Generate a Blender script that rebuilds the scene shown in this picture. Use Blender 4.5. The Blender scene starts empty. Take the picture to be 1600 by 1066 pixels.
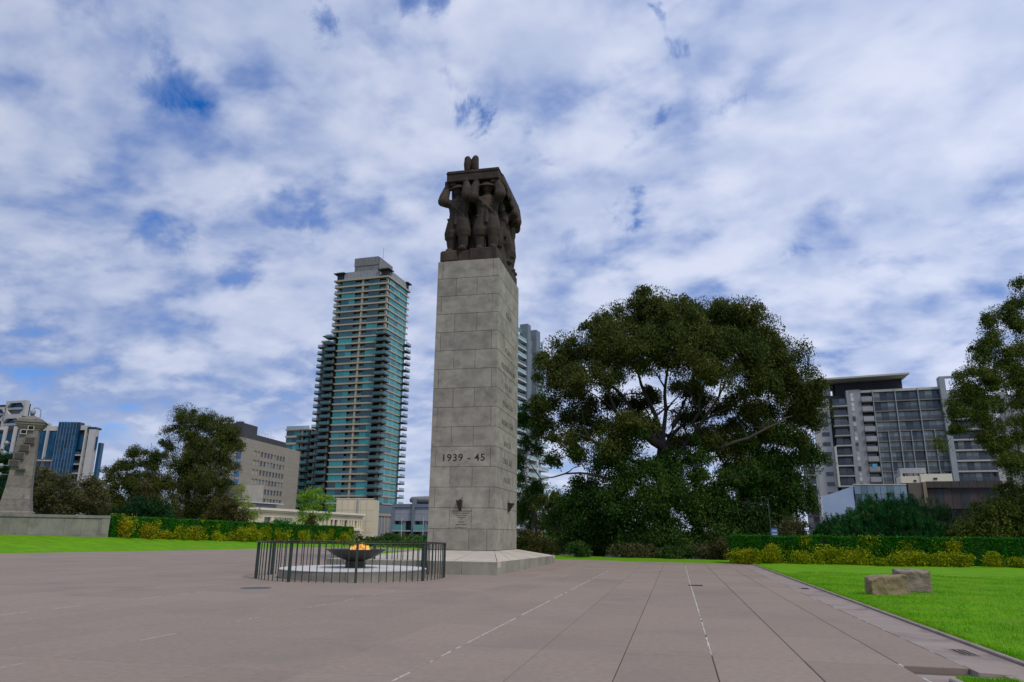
# Forecourt with a war cenotaph, an eternal flame inside a ring railing, lawns, hedges and the city behind.
import numpy as _np
RIFTS=[(115,4,.05,.07),(268,125,.045,.13),(235,60,.03,.07),(488,20,.03,.13),(500,45,.03,.10),(640,0,.03,.12),(690,2,.03,.12),(718,125,.025,.08),(735,165,.025,.09),(755,205,.03,.09),(728,180,.028,.10),(762,202,.022,.09),(1000,215,.026,.10),(1022,203,.022,.10),(1040,185,.018,.08),(1025,30,.02,.09),(1040,75,.022,.09),
 (972,305,.025,.10),(986,345,.022,.11),(1132,158,.022,.09),(840,205,.02,.07),(380,318,.04,.07),(440,325,.04,.07),(500,335,.04,.08),(480,352,.03,.06),(240,365,.035,.07),(290,375,.03,.07),(370,410,.04,.08),(50,550,.06,.05),(290,530,.06,.07),
 (360,545,.06,.06),(440,560,.06,.07),(130,610,.06,.04),(60,600,.06,.03),(1240,400,.025,.07),(880,380,.02,.07),(440,640,.05,.06),(200,640,.06,.06),(30,470,.05,.05),(850,250,.02,.05)]
SKYV=1.0
CLOUD_THIN=(2.1,2.9,5.2,1); CLOUD_MID=(4.0,4.65,6.35,1); CLOUD_LIT=(5.9,6.25,7.5,1)
SUNSIDE=(0.75,0.55,0.35)
import bpy, bmesh, math, random
import numpy as np
from mathutils import Vector, Matrix
random.seed(7); RNG=np.random.default_rng(11)
SC=bpy.context.scene
COL=SC.collection

# ------------------------------------------------------------------ camera
F_PX=1122.0; EYE=1.1
YAW=math.atan(260/1163.0); PITCH=math.atan(302/1122.0); ROLL=0.011
_fw=np.array([-math.sin(YAW)*math.cos(PITCH),math.cos(YAW)*math.cos(PITCH),math.sin(PITCH)])
_r0=np.array([math.cos(YAW),math.sin(YAW),0.0]); _u0=np.cross(_r0,_fw)
_rt=_r0*math.cos(ROLL)+_u0*math.sin(ROLL); _up=-_r0*math.sin(ROLL)+_u0*math.cos(ROLL)
cd=bpy.data.cameras.new('camera'); cam=bpy.data.objects.new('camera',cd); COL.objects.link(cam)
cd.sensor_width=36.0; cd.lens=F_PX/1600*36.0; cd.clip_start=0.1; cd.clip_end=4000
cam.matrix_world=Matrix(((_rt[0],_up[0],-_fw[0],0),(_rt[1],_up[1],-_fw[1],0),(_rt[2],_up[2],-_fw[2],EYE),(0,0,0,1)))
SC.camera=cam

# ------------------------------------------------------------------ light
SUN_EL=math.radians(52); SUN_AZ=math.radians(128)      # azimuth clockwise from +Y: to the right of and behind the camera
sd=bpy.data.lights.new('sun','SUN'); sd.energy=1.7; sd.angle=math.radians(12); sd.color=(1,0.92,0.80)
sun=bpy.data.objects.new('sun',sd); COL.objects.link(sun)
_sv=Vector((math.sin(SUN_AZ)*math.cos(SUN_EL),math.cos(SUN_AZ)*math.cos(SUN_EL),math.sin(SUN_EL)))
sun.rotation_euler=_sv.to_track_quat('Z','Y').to_euler()
SC.view_settings.view_transform='Standard'; SC.view_settings.look='None'
SC.view_settings.exposure=0.0; SC.view_settings.gamma=1.0; SC.view_settings.use_curve_mapping=False
SC.cycles.max_bounces=6; SC.cycles.transparent_max_bounces=6

# ------------------------------------------------------------------ pixel -> place
def ray(px,py):
    d=_fw*F_PX+_rt*(px-800)+_up*(533-py); return d/np.linalg.norm(d)
def P(px,py,depth):
    d=ray(px,py); k=depth/(-d[0]*math.sin(YAW)+d[1]*math.cos(YAW)); return np.array([0,0,EYE])+d*k
def G(px,py,z=0.0):
    d=ray(px,py); t=(z-EYE)/d[2]; return np.array([d[0]*t,d[1]*t,z])

# ------------------------------------------------------------------ world: sky with broken altocumulus
w=bpy.data.worlds.new('World'); SC.world=w; w.use_nodes=True
nt=w.node_tree; N=nt.nodes; L=nt.links; N.clear()
def nd(t,**k):
    n=N.new(t)
    for a,b in k.items(): setattr(n,a,b)
    return n
def mth(op,a,b=None,c=None,clamp=False):
    n=nd('ShaderNodeMath',operation=op); n.use_clamp=clamp
    for i,v in enumerate((a,b,c)):
        if v is None: continue
        if isinstance(v,(int,float)): n.inputs[i].default_value=v
        else: L.new(v,n.inputs[i])
    return n.outputs[0]
def vmth(op,a,b=None):
    n=nd('ShaderNodeVectorMath',operation=op)
    for i,v in enumerate((a,b)):
        if v is None: continue
        if isinstance(v,(tuple,list)): n.inputs[i].default_value=v
        else: L.new(v,n.inputs[i])
    return n
tc=nd('ShaderNodeTexCoord'); sep=nd('ShaderNodeSeparateXYZ'); L.new(tc.outputs['Generated'],sep.inputs[0])
den=mth('ADD',mth('MAXIMUM',sep.outputs[2],0.0),0.30)
cx=mth('DIVIDE',sep.outputs[0],den); cy=mth('DIVIDE',sep.outputs[1],den)
cmb=nd('ShaderNodeCombineXYZ'); L.new(cx,cmb.inputs[0]); L.new(cy,cmb.inputs[1])
def noise(vec,scale,detail=5,rough=0.5,dist=0.0,off=(0,0,0)):
    m=nd('ShaderNodeMapping'); m.inputs['Location'].default_value=off; L.new(vec,m.inputs[0])
    n=nd('ShaderNodeTexNoise'); n.inputs['Scale'].default_value=scale; n.inputs['Detail'].default_value=detail
    n.inputs['Roughness'].default_value=rough; n.inputs['Distortion'].default_value=dist
    L.new(m.outputs[0],n.inputs['Vector']); return n
def ramp(v,a,b,lo=0.0,hi=1.0,smooth=True):
    m=nd('ShaderNodeMapRange'); m.interpolation_type='SMOOTHSTEP' if smooth else 'LINEAR'
    L.new(v,m.inputs[0]); m.inputs[1].default_value=a; m.inputs[2].default_value=b; m.inputs[3].default_value=lo; m.inputs[4].default_value=hi
    return m.outputs[0]
# stretch the cloud field into streets that run away to the left
mp=nd('ShaderNodeMapping'); mp.vector_type='POINT'; L.new(cmb.outputs[0],mp.inputs[0])
mp.inputs['Rotation'].default_value=(0,0,math.radians(28)); mp.inputs['Scale'].default_value=(0.95,1.05,1)
cv=mp.outputs[0]
wrp=noise(cv,1.3,3,0.5,0,(3,1,0))
wv=vmth('SCALE',vmth('SUBTRACT',wrp.outputs['Color'],(0.5,0.5,0.5)).outputs[0]); wv.inputs[3].default_value=0.16
cw=vmth('ADD',cv,wv.outputs[0]).outputs[0]
big=noise(cw,1.7,2,0.45,0,(8.3,5.1,0)).outputs[0]
mid=noise(cw,6.4,4,0.48,0,(1.7,8.2,0)).outputs[0]
fine=noise(cw,17.0,6,0.55,0,(9.7,4.2,0)).outputs[0]
dens=mth('ADD',mth('ADD',mth('MULTIPLY',big,0.26),mth('MULTIPLY',mid,0.50)),mth('MULTIPLY',fine,0.14))
rdot=vmth('DOT_PRODUCT',tc.outputs['Generated'],(0.97,0.22,0.1)).outputs['Value']
dens=mth('ADD',dens,ramp(rdot,-0.75,0.5,0.060,0.098,False))
# the larger rifts of clear sky, placed by direction
wd=noise(tc.outputs['Generated'],13.0,7,0.62,0.4,(2,2,2))
wdv=vmth('SCALE',vmth('SUBTRACT',wd.outputs['Color'],(0.5,0.5,0.5)).outputs[0]); wdv.inputs[3].default_value=0.13
dirw=vmth('ADD',tc.outputs['Generated'],wdv.outputs[0]).outputs[0]
for (px,py,rad,amt) in RIFTS:
    d=ray(px,py); dist=vmth('DISTANCE',dirw,tuple(float(x) for x in d)).outputs['Value']
    dens=mth('SUBTRACT',dens,ramp(dist,rad,0.0,0.0,amt))
cover=ramp(dens,0.29,0.485)
thick=ramp(dens,0.42,0.60)
thick=mth('MAXIMUM',thick,ramp(sep.outputs[2],0.22,0.03,0.0,0.75))
sky=nd('ShaderNodeTexSky'); sky.sky_type='NISHITA'; sky.sun_disc=False; sky.sun_elevation=SUN_EL; sky.sun_rotation=SUN_AZ
sky.air_density=1.0; sky.dust_density=0.3; sky.ozone_density=3.0
hs=nd('ShaderNodeHueSaturation'); hs.inputs['Saturation'].default_value=1.15; hs.inputs['Value'].default_value=SKYV
tint=nd('ShaderNodeVectorMath',operation='MULTIPLY'); tint.inputs[1].default_value=(0.50,0.74,1.15); L.new(sky.outputs[0],tint.inputs[0]); L.new(tint.outputs[0],hs.inputs['Color'])
# cloud tone: thin grey-blue veil to bright white, brighter towards the hidden sun
litn=noise(cw,6.0,4,0.5,0,(12.7,3.2,0)).outputs[0]
lit=ramp(litn,0.3,0.7)
cl1=nd('ShaderNodeMix',data_type='RGBA'); cl1.inputs[6].default_value=CLOUD_THIN; cl1.inputs[7].default_value=CLOUD_MID; L.new(thick,cl1.inputs[0])
cl2=nd('ShaderNodeMix',data_type='RGBA'); L.new(cl1.outputs[2],cl2.inputs[6]); cl2.inputs[7].default_value=CLOUD_LIT; L.new(mth('MULTIPLY',lit,thick),cl2.inputs[0])
sdot=vmth('DOT_PRODUCT',tc.outputs['Generated'],tuple(SUNSIDE)).outputs['Value']
gain=ramp(sdot,-0.6,0.9,0.80,1.10,False)
cl3=nd('ShaderNodeVectorMath',operation='SCALE'); L.new(cl2.outputs[2],cl3.inputs[0]); L.new(gain,cl3.inputs[3])
low=ramp(sep.outputs[2],0.42,0.02,0.0,0.75)
cov2=mth('MAXIMUM',mth('MULTIPLY',cover,0.93),low)
mix=nd('ShaderNodeMix',data_type='RGBA'); L.new(cov2,mix.inputs[0]); L.new(hs.outputs[0],mix.inputs[6]); L.new(cl3.outputs[0],mix.inputs[7])
bg=nd('ShaderNodeBackground'); bg.inputs[1].default_value=0.12; L.new(mix.outputs[2],bg.inputs[0])
ow=nd('ShaderNodeOutputWorld'); L.new(bg.outputs[0],ow.inputs[0])

# ------------------------------------------------------------------ materials
MATS={}
def mat(name,c1,c2=None,scale=2.0,rough=0.8,bump=0.0,bscale=None,rnd=0.0,metal=0.0,stretch=(1,1,1),stain=None,stscale=0.8,stamt=0.5,spec=0.5,isl=0.0,detail=5):
    if name in MATS: return MATS[name]
    m=bpy.data.materials.new(name); m.use_nodes=True; t=m.node_tree; n=t.nodes; l=t.links
    b=n['Principled BSDF']; b.inputs['Roughness'].default_value=rough; b.inputs['Metallic'].default_value=metal
    b.inputs['Specular IOR Level'].default_value=spec
    g=n.new('ShaderNodeNewGeometry'); mpn=n.new('ShaderNodeMapping'); l.new(g.outputs['Position'],mpn.inputs[0]); mpn.inputs['Scale'].default_value=stretch
    nz=n.new('ShaderNodeTexNoise'); nz.inputs['Scale'].default_value=scale; nz.inputs['Detail'].default_value=detail; nz.inputs['Roughness'].default_value=0.62; l.new(mpn.outputs[0],nz.inputs['Vector'])
    mr=n.new('ShaderNodeMapRange'); l.new(nz.outputs[0],mr.inputs[0]); mr.inputs[1].default_value=0.3; mr.inputs[2].default_value=0.7
    mx=n.new('ShaderNodeMix'); mx.data_type='RGBA'; l.new(mr.outputs[0],mx.inputs[0]); mx.inputs[6].default_value=(*c1,1); mx.inputs[7].default_value=(*(c2 or c1),1)
    out=mx.outputs[2]
    if stain:
        n2=n.new('ShaderNodeTexNoise'); n2.inputs['Scale'].default_value=stscale; n2.inputs['Detail'].default_value=7; n2.inputs['Roughness'].default_value=0.65; n2.inputs['Distortion'].default_value=0.4
        l.new(mpn.outputs[0],n2.inputs['Vector'])
        r2=n.new('ShaderNodeMapRange'); l.new(n2.outputs[0],r2.inputs[0]); r2.inputs[1].default_value=0.5; r2.inputs[2].default_value=0.68; r2.inputs[4].default_value=stamt
        m2=n.new('ShaderNodeMix'); m2.data_type='RGBA'; l.new(r2.outputs[0],m2.inputs[0]); l.new(out,m2.inputs[6]); m2.inputs[7].default_value=(*stain,1); out=m2.outputs[2]
    for amt,kind in ((rnd,'o'),(isl,'i')):
        if amt>0:
            src=n.new('ShaderNodeObjectInfo').outputs['Random'] if kind=='o' else g.outputs['Random Per Island']
            r3=n.new('ShaderNodeMapRange'); l.new(src,r3.inputs[0]); r3.inputs[3].default_value=1-amt; r3.inputs[4].default_value=1+amt
            vm=n.new('ShaderNodeVectorMath'); vm.operation='SCALE'; l.new(out,vm.inputs[0]); l.new(r3.outputs[0],vm.inputs[3]); out=vm.outputs[0]
    l.new(out,b.inputs['Base Color'])
    if bump>0:
        n3=n.new('ShaderNodeTexNoise'); n3.inputs['Scale'].default_value=bscale or scale*6; n3.inputs['Detail'].default_value=6; l.new(mpn.outputs[0],n3.inputs['Vector'])
        bp=n.new('ShaderNodeBump'); bp.inputs['Strength'].default_value=0.6; bp.inputs['Distance'].default_value=bump; l.new(n3.outputs[0],bp.inputs['Height']); l.new(bp.outputs[0],b.inputs['Normal'])
    MATS[name]=m; return m
def leafmat(name,c1,c2,scale=0.7,trans=0.25,isl=0.35,rough=0.6,**kw):
    if name in MATS: return MATS[name]
    m=mat(name,c1,c2,scale=scale,rough=rough,isl=isl,spec=0.12,detail=3,**kw)
    t=m.node_tree; n=t.nodes; l=t.links; b=n['Principled BSDF']; o=[x for x in n if x.type=='OUTPUT_MATERIAL'][0]
    tr=n.new('ShaderNodeBsdfTranslucent'); src=b.inputs['Base Color'].links[0].from_socket; l.new(src,tr.inputs[0])
    ms=n.new('ShaderNodeMixShader'); ms.inputs[0].default_value=trans; l.new(b.outputs[0],ms.inputs[1]); l.new(tr.outputs[0],ms.inputs[2]); l.new(ms.outputs[0],o.inputs[0])
    return m

# ------------------------------------------------------------------ object helpers
def link(name,me,m=None,parent=None,loc=(0,0,0),rot=None,scale=None):
    o=bpy.data.objects.new(name,me); COL.objects.link(o)
    if m is not None and me is not None and hasattr(me,'materials') and len(me.materials)==0: me.materials.append(m)
    if parent: o.parent=parent
    o.location=Vector([float(v) for v in loc])
    if rot is not None: o.rotation_euler=rot
    if scale is not None: o.scale=scale
    return o
def tag(o,label,cat,group=None,kind=None):
    o['label']=label; o['category']=cat
    if group: o['group']=group
    if kind: o['kind']=kind
    return o
def thing(name,label,cat,loc=(0,0,0),rz=0.0,group=None):
    return tag(link(name,None,loc=loc,rot=(0,0,rz)),label,cat,group)
def structure(o): o['kind']='structure'; return o
def stuff(o): o['kind']='stuff'; return o
class MB:
    def __init__(s): s.v=[]; s.f=[]
    def box(s,x0,x1,y0,y1,z0,z1):
        b=len(s.v); s.v+=[(x0,y0,z0),(x1,y0,z0),(x1,y1,z0),(x0,y1,z0),(x0,y0,z1),(x1,y0,z1),(x1,y1,z1),(x0,y1,z1)]
        s.f+=[(b,b+3,b+2,b+1),(b+4,b+5,b+6,b+7),(b,b+1,b+5,b+4),(b+1,b+2,b+6,b+5),(b+2,b+3,b+7,b+6),(b+3,b,b+4,b+7)]; return s
    def chbox(s,x0,x1,y0,y1,z0,z1,c):
        """box with chamfered edges all round (octagonal-ish): rings"""
        b=len(s.v)
        def ring(x0,x1,y0,y1,z,k):
            return [(x0+k,y0,z),(x1-k,y0,z),(x1,y0+k,z),(x1,y1-k,z),(x1-k,y1,z),(x0+k,y1,z),(x0,y1-k,z),(x0,y0+k,z)]
        rs=[ring(x0+c,x1-c,y0+c,y1-c,z0,c*.3),ring(x0,x1,y0,y1,z0+c,c),ring(x0,x1,y0,y1,z1-c,c),ring(x0+c,x1-c,y0+c,y1-c,z1,c*.3)]
        for r in rs: s.v+=r
        s.f.append(tuple(b+7-i for i in range(8))); s.f.append(tuple(b+24+i for i in range(8)))
        for k in range(3):
            for i in range(8):
                j=(i+1)%8; s.f.append((b+k*8+i,b+k*8+j,b+k*8+8+j,b+k*8+8+i))
        return s
    def prism(s,pts,z0,z1):
        b=len(s.v); n=len(pts); z0=z0 if hasattr(z0,'__len__') else [z0]*n; z1=z1 if hasattr(z1,'__len__') else [z1]*n
        s.v+=[(p[0],p[1],z) for p,z in zip(pts,z0)]+[(p[0],p[1],z) for p,z in zip(pts,z1)]
        s.f.append(tuple(b+i for i in reversed(range(n)))); s.f.append(tuple(b+n+i for i in range(n)))
        for i in range(n): j=(i+1)%n; s.f.append((b+i,b+j,b+n+j,b+n+i))
        return s
    def tube(s,pts,rad,n=6,cap=True):
        pts=[Vector([float(c) for c in p]) for p in pts]; b=len(s.v); k=len(pts)
        rad=rad if hasattr(rad,'__len__') else [rad]*k
        for i,p in enumerate(pts):
            d=(pts[min(i+1,k-1)]-pts[max(i-1,0)]); d=d.normalized() if d.length>1e-9 else Vector((0,0,1))
            a=Vector((0,0,1)) if abs(d.z)<0.9 else Vector((1,0,0)); u=d.cross(a).normalized(); v=d.cross(u)
            for j in range(n):
                t=2*math.pi*j/n; q=p+(u*math.cos(t)+v*math.sin(t))*rad[i]; s.v.append(tuple(q))
        for i in range(k-1):
            for j in range(n):
                j2=(j+1)%n; s.f.append((b+i*n+j,b+i*n+j2,b+(i+1)*n+j2,b+(i+1)*n+j))
        if cap:
            s.f.append(tuple(b+j for j in range(n))); s.f.append(tuple(b+(k-1)*n+j for j in reversed(range(n))))
        return s
    def lathe(s,prof,n=32,c=(0,0)):
        b=len(s.v); k=len(prof)
        for r,z in prof:
            for j in range(n):
                t=2*math.pi*j/n; s.v.append((c[0]+r*math.cos(t),c[1]+r*math.sin(t),z))
        for i in range(k-1):
            for j in range(n):
                j2=(j+1)%n; s.f.append((b+i*n+j,b+i*n+j2,b+(i+1)*n+j2,b+(i+1)*n+j))
        s.f.append(tuple(b+j for j in reversed(range(n)))); s.f.append(tuple(b+(k-1)*n+j for j in range(n)))
        return s
    def mesh(s,name,smooth=False):
        me=bpy.data.meshes.new(name); me.from_pydata(s.v,[],s.f); me.update()
        bm=bmesh.new(); bm.from_mesh(me); bmesh.ops.recalc_face_normals(bm,faces=bm.faces); bm.to_mesh(me); bm.free()
        if smooth: me.shade_smooth()
        return me
    def build(s,name,m,parent=None,loc=(0,0,0),rot=None,smooth=False):
        return link(name,s.mesh(name,smooth),m,parent,loc,rot)
_boxes={}
def bx(name,parent,x0,x1,y0,y1,z0,z1,m):
    """a box-shaped part; boxes of one size and material share their mesh"""
    key=(round(x1-x0,3),round(y1-y0,3),round(z1-z0,3),m.name)
    if key not in _boxes:
        me=MB().box(0,x1-x0,0,y1-y0,0,z1-z0).mesh(name); me.materials.append(m); _boxes[key]=me
    return link(name,_boxes[key],None,parent,(x0,y0,z0))
def fastmesh(name,verts,loops_per_face,m,nverts_face=4):
    me=bpy.data.meshes.new(name); nv=len(verts); nf=nv//nverts_face
    me.vertices.add(nv); me.vertices.foreach_set('co',np.ascontiguousarray(verts,dtype=np.float32).ravel())
    me.loops.add(nv); me.loops.foreach_set('vertex_index',np.arange(nv,dtype=np.int32))
    me.polygons.add(nf); me.polygons.foreach_set('loop_start',np.arange(0,nv,nverts_face,dtype=np.int32))
    me.update(calc_edges=True); me.materials.append(m); return me
def leaves(name,cen,length,width,m,droop=0.3,out=None,flat=0.0):
    """leaf-shaped quads; cen (n,3)"""
    n=len(cen); d=RNG.normal(size=(n,3)); d[:,2]-=droop*1.5
    if out is not None: d+=out
    d/=np.linalg.norm(d,axis=1)[:,None]+1e-9
    s=RNG.normal(size=(n,3)); s=np.cross(d,s); s/=np.linalg.norm(s,axis=1)[:,None]+1e-9
    ln=length*(0.6+0.8*RNG.random(n))[:,None]; wd_=width*(0.6+0.8*RNG.random(n))[:,None]
    v=np.empty((n,4,3)); v[:,0]=cen-d*ln/2; v[:,1]=cen+s*wd_/2; v[:,2]=cen+d*ln/2; v[:,3]=cen-s*wd_/2
    return fastmesh(name,v.reshape(-1,3),None,m)
# ------------------------------------------------------------------ ground
M_ground=mat('park_ground',(0.035,0.055,0.018),(0.06,0.085,0.025),scale=0.3,rough=0.95,bump=0.05,stain=(0.09,0.075,0.045),stscale=0.2,stamt=0.6)
def ground_z(x,y):
    d=max(0.0,math.hypot(x,y)-75.0); return -0.35-min(d*0.045,4.6)
mb=MB(); rr=[0,15,30,45,60,75,90,110,135,160,200,260,400,800,1600,3200]; nseg=48
for r in rr:
    for j in range(nseg):
        t=2*math.pi*j/nseg; x,y=r*math.cos(t),r*math.sin(t); mb.v.append((x,y,ground_z(x,y)))
for i in range(len(rr)-1):
    for j in range(nseg):
        j2=(j+1)%nseg; mb.f.append((i*nseg+j,i*nseg+j2,(i+1)*nseg+j2,(i+1)*nseg+j))
structure(mb.build('ground',M_ground))

# ------------------------------------------------------------------ forecourt paving
PIT=0.82; X0=0.28-PIT*40; PY_=1.735; Y0=7.58-PY_*6
M_slab=mat('paving_slab',(0.268,0.210,0.166),(0.328,0.262,0.212),scale=14,rough=0.88,bump=0.002,bscale=90,rnd=0.055,stain=(0.235,0.19,0.162),stscale=0.5,stamt=0.7,spec=0.15,detail=9)
M_bed=mat('paving_bed',(0.11,0.085,0.068),scale=3,rough=0.95)
M_gut=mat('gutter_concrete',(0.28,0.22,0.185),(0.34,0.272,0.232),scale=2,rough=0.8,bump=0.002,bscale=50,stain=(0.12,0.10,0.085),stscale=1.3,stamt=0.6)
# outline of the forecourt, anticlockwise
RE=3.06
out=[(-34,-14),(RE,-14),(RE,33.1),(-1.6,33.25),(-5.6,35.5),(-13.5,45.0),(-21.0,51.7),(-27.8,55.5),(-26.9,43.9),(-29.1,33.8),(-30.4,28.5),(-34,14)]
def clip(poly,a,b,c):   # keep a*x+b*y<=c
    r=[]
    for i in range(len(poly)):
        p,q=poly[i],poly[(i+1)%len(poly)]; dp=a*p[0]+b*p[1]-c; dq=a*q[0]+b*q[1]-c
        if dp<=0: r.append(p)
        if dp*dq<0:
            t=dp/(dp-dq); r.append((p[0]+(q[0]-p[0])*t,p[1]+(q[1]-p[1])*t))
    return r
def clip_box(poly,x0,x1,y0,y1):
    for a,b,c in((-1,0,-x0),(1,0,x1),(0,-1,-y0),(0,1,y1)):
        poly=clip(poly,a,b,c)
        if len(poly)<3: return []
    return poly
bed=[(-34.2,-14.2),(RE,-14.2),(RE,33.05),(-1.6,33.2),(-5.6,35.45),(-13.5,44.95),(-21.0,51.65),(-27.75,55.4),(-26.95,43.9),(-29.15,33.8),(-30.45,28.5),(-34.2,14)]
fc=structure(MB().prism(bed,-0.30,-0.052).build('forecourt',M_bed))
GX=2.47  # start of the gutter channel
cells=[]
xs=[X0+PIT*i for i in range(0,45)]; ys=[Y0+PY_*i for i in range(-5,32)]
for x in xs:
    if x<-34: continue
    xe=min(x+PIT,GX)
    if x>=GX-0.2: continue
    if GX-x-PIT<0.3: xe=GX
    for y in ys:
        if x<-34 or y>56 or xe-x<0.1: continue
        # sunk landing at the bottom right
        if x>1.7 and y<7.3: continue
        pl=clip_box(out,x+0.0034,xe-0.0034,y+0.0034,y+PY_-0.0034)
        if len(pl)<3: continue
        cx_=sum(p[0] for p in pl)/len(pl); cy_=sum(p[1] for p in pl)/len(pl)
        # under the cenotaph base and the round base no slabs are seen
        if -9.7<cx_<-5.1 and 20.6<cy_<29.8: continue
        v=_fw[0]*cx_+_fw[1]*cy_; s=(-cx_*0+cx_*_rt[0]+cy_*_rt[1])
        vis = v>4.6 and abs(s)<0.78*v+1.0
        cells.append((math.hypot(cx_,cy_),vis,pl))
cells.sort(key=lambda c:(not c[1],c[0]))
def slab_mesh(pl,mb=None):
    mb=mb or MB(); n=len(pl); c=(sum(p[0] for p in pl)/n,sum(p[1] for p in pl)/n)
    ins=[(p[0]+(0.005 if c[0]>p[0] else -0.005),p[1]+(0.005 if c[1]>p[1] else -0.005)) for p in pl]
    b=len(mb.v); mb.v+=[(p[0],p[1],-0.06) for p in pl]+[(p[0],p[1],-0.005) for p in pl]+[(p[0],p[1],0) for p in ins]
    for k in (0,1):
        for i in range(n): j=(i+1)%n; mb.f.append((b+k*n+i,b+k*n+j,b+k*n+n+j,b+k*n+n+i))
    mb.f.append(tuple(b+2*n+i for i in range(n))); return mb
shared={}; rest=MB(); cnt=0
for d,vis,pl in cells:
    if vis and cnt<298:
        cnt+=1; xmin=min(p[0] for p in pl); ymin=min(p[1] for p in pl)
        loc=[(round(p[0]-xmin,3),round(p[1]-ymin,3)) for p in pl]; key=tuple(loc)
        if key not in shared:
            me=slab_mesh(loc).mesh('paving_slab'); me.materials.append(M_slab); shared[key]=me
        link('paving_slab',shared[key],None,fc,(xmin,ymin,RNG.uniform(-0.0012,0.0012)))
    else: slab_mesh(pl,rest)
M_slab2=mat('paving_slab_far',(0.268,0.210,0.166),(0.328,0.262,0.212),scale=14,rough=0.88,bump=0.002,bscale=90,isl=0.055,stain=(0.235,0.19,0.162),stscale=0.5,stamt=0.7,spec=0.15,detail=9)
stuff(rest.build('distant_paving',M_slab2,fc))
# pale sealant lying in three of the long joints, broken where it has worn away
M_seal=mat('sealant',(0.66,0.63,0.57),(0.42,0.40,0.36),scale=9,rough=0.7)
sl=MB()
for jx,ya,yb,wid,gap in((0.28,7.7,30,0.019,0.12),(0.28-3*PIT+0.0,4,24,0.016,0.25),(1.92-0.0,4.0,7.55,0.018,0.2),(-5.46-0.82*0,4.0,14,0.006,0.7),(-8.74,4,16,0.007,0.65),(GX,6.8,22,0.008,0.6)):
    k=round((jx-0.28)/PIT); jx=0.28+k*PIT if jx not in (GX,) else GX
    y=ya
    while y<yb:
        ln=RNG.uniform(0.05,0.35)
        if RNG.random()>gap: 
            w_=wid*RNG.uniform(0.5,1.2); o_=RNG.uniform(-0.003,0.003); sl.prism([(jx+o_-w_/2,y),(jx+o_+w_/2,y+0.02),(jx-o_+w_/2,y+ln),(jx-o_-w_/2,y+ln-0.01)],-0.02,0.0025)
        y+=ln+RNG.uniform(0,0.06)
stuff(sl.build('joint_sealant',M_seal,fc))
# gutter channel: dished sections with cross joints
yg=7.37
for _y in (4.0,5.7): MB().box(2.662,2.99,_y,_y+1.66,-0.05,-0.012).build('gutter_section',M_gut,fc)
gm=None
while yg<33.0:
    y2=min(yg+2.6,33.05)
    g_=MB(); L_=y2-yg-0.006
    prof=[(0,0.0),(0.12,-0.004),(0.32,-0.014),(0.47,-0.012),(0.52,0.0)]
    for yy in (0,L_):
        for px_,pz_ in prof: g_.v.append((px_,yy,pz_))
    for yy in (0,L_):
        for px_,pz_ in prof: g_.v.append((px_,yy,-0.08))
    for i in range(4): g_.f.append((i,i+1,i+6,i+5)); g_.f.append((10+i,11+i,1+i,i)); g_.f.append((15+i,16+i,6+i,5+i))
    g_.f+=[(0,5,15,10),(4,9,19,14)]
    g_.build('gutter_section',M_gut,fc,(GX+0.004,yg,0.0)); yg=y2
# kerb strip between channel and lawn
M_kerb=mat('kerb',(0.30,0.235,0.20),(0.36,0.29,0.25),scale=3,rough=0.8,bump=0.003,bscale=40,stain=(0.12,0.10,0.09),stscale=2,stamt=0.5)
yk=4.2
while yk<33.1:
    y2=min(yk+3.6,33.1)
    MB().chbox(0.02,0.075,0.002,y2-yk-0.004,-0.1,0.026,0.008).build('kerb_stone',M_kerb,fc,(2.995,yk,0)); yk=y2
# sunken landing at the right with a low kerb and a corner of lawn
lm=MB(); lm.box(1.93,2.655,4.0,7.36,-0.075,-0.035); lm.build('sunken_landing',M_gut,fc)
MB().chbox(0,0.075,0,3.3,-0.1,-0.0,0.012).build('kerb_stone',M_kerb,fc,(2.13,3.75,0))
# drain grates and small covers
M_iron=mat('cast_iron',(0.02,0.02,0.022),(0.035,0.033,0.03),scale=20,rough=0.6)
def drain(px,py,w_,d_,lab,slots=5,z=0.0):
    g=G(px,py); t=thing('drain_grate',lab,'drain',(g[0],g[1],z))
    fr=MB(); fr.box(-w_/2,w_/2,-d_/2,-d_/2+.015,0.001,0.006).box(-w_/2,w_/2,d_/2-.015,d_/2,0.001,0.006).box(-w_/2,-w_/2+.015,-d_/2+.015,d_/2-.015,0.001,0.006).box(w_/2-.015,w_/2,-d_/2+.015,d_/2-.015,0.001,0.006)
    fr.build('frame',M_gut if slots>3 else M_iron,t); MB().box(-w_/2+.015,w_/2-.015,-d_/2+.015,d_/2-.015,0.0005,0.002).build('pit',mat('dark_void',(0.008,0.008,0.009),rough=1),t)
    for i in range(slots-1):
        x=-w_/2+(i+1)*w_/slots; bx('bar',t,x-.006,x+.006,-d_/2+.016,d_/2-.016,0.0025,0.006,M_gut if slots>3 else M_iron)
drain(1493,1017.5,0.30,0.42,'black slotted drain grate in the gutter beside the right lawn, nearest the camera',6,-0.012)
drain(1087,915,0.32,0.3,'small dark drain grate in the paving right of the white joint line',3)
drain(1255,919,0.22,0.35,'small dark drain grate in the gutter level with the middle of the lawn',3,-0.012)
drain(1186,885.5,0.2,0.5,'small dark drain grate at the far corner of the gutter near the hedge end',3,-0.012)
g=G(400,919); cv_=MB().lathe([(0.30,0.0008),(0.30,0.004),(0.26,0.005)],24).build('manhole_cover',mat('cover_iron',(0.07,0.068,0.07),(0.1,0.095,0.095),scale=8,rough=0.6),loc=(g[0],g[1],0)); tag(cv_,'flat round dark cover in the paving left of the ring railing','manhole cover')

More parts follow.
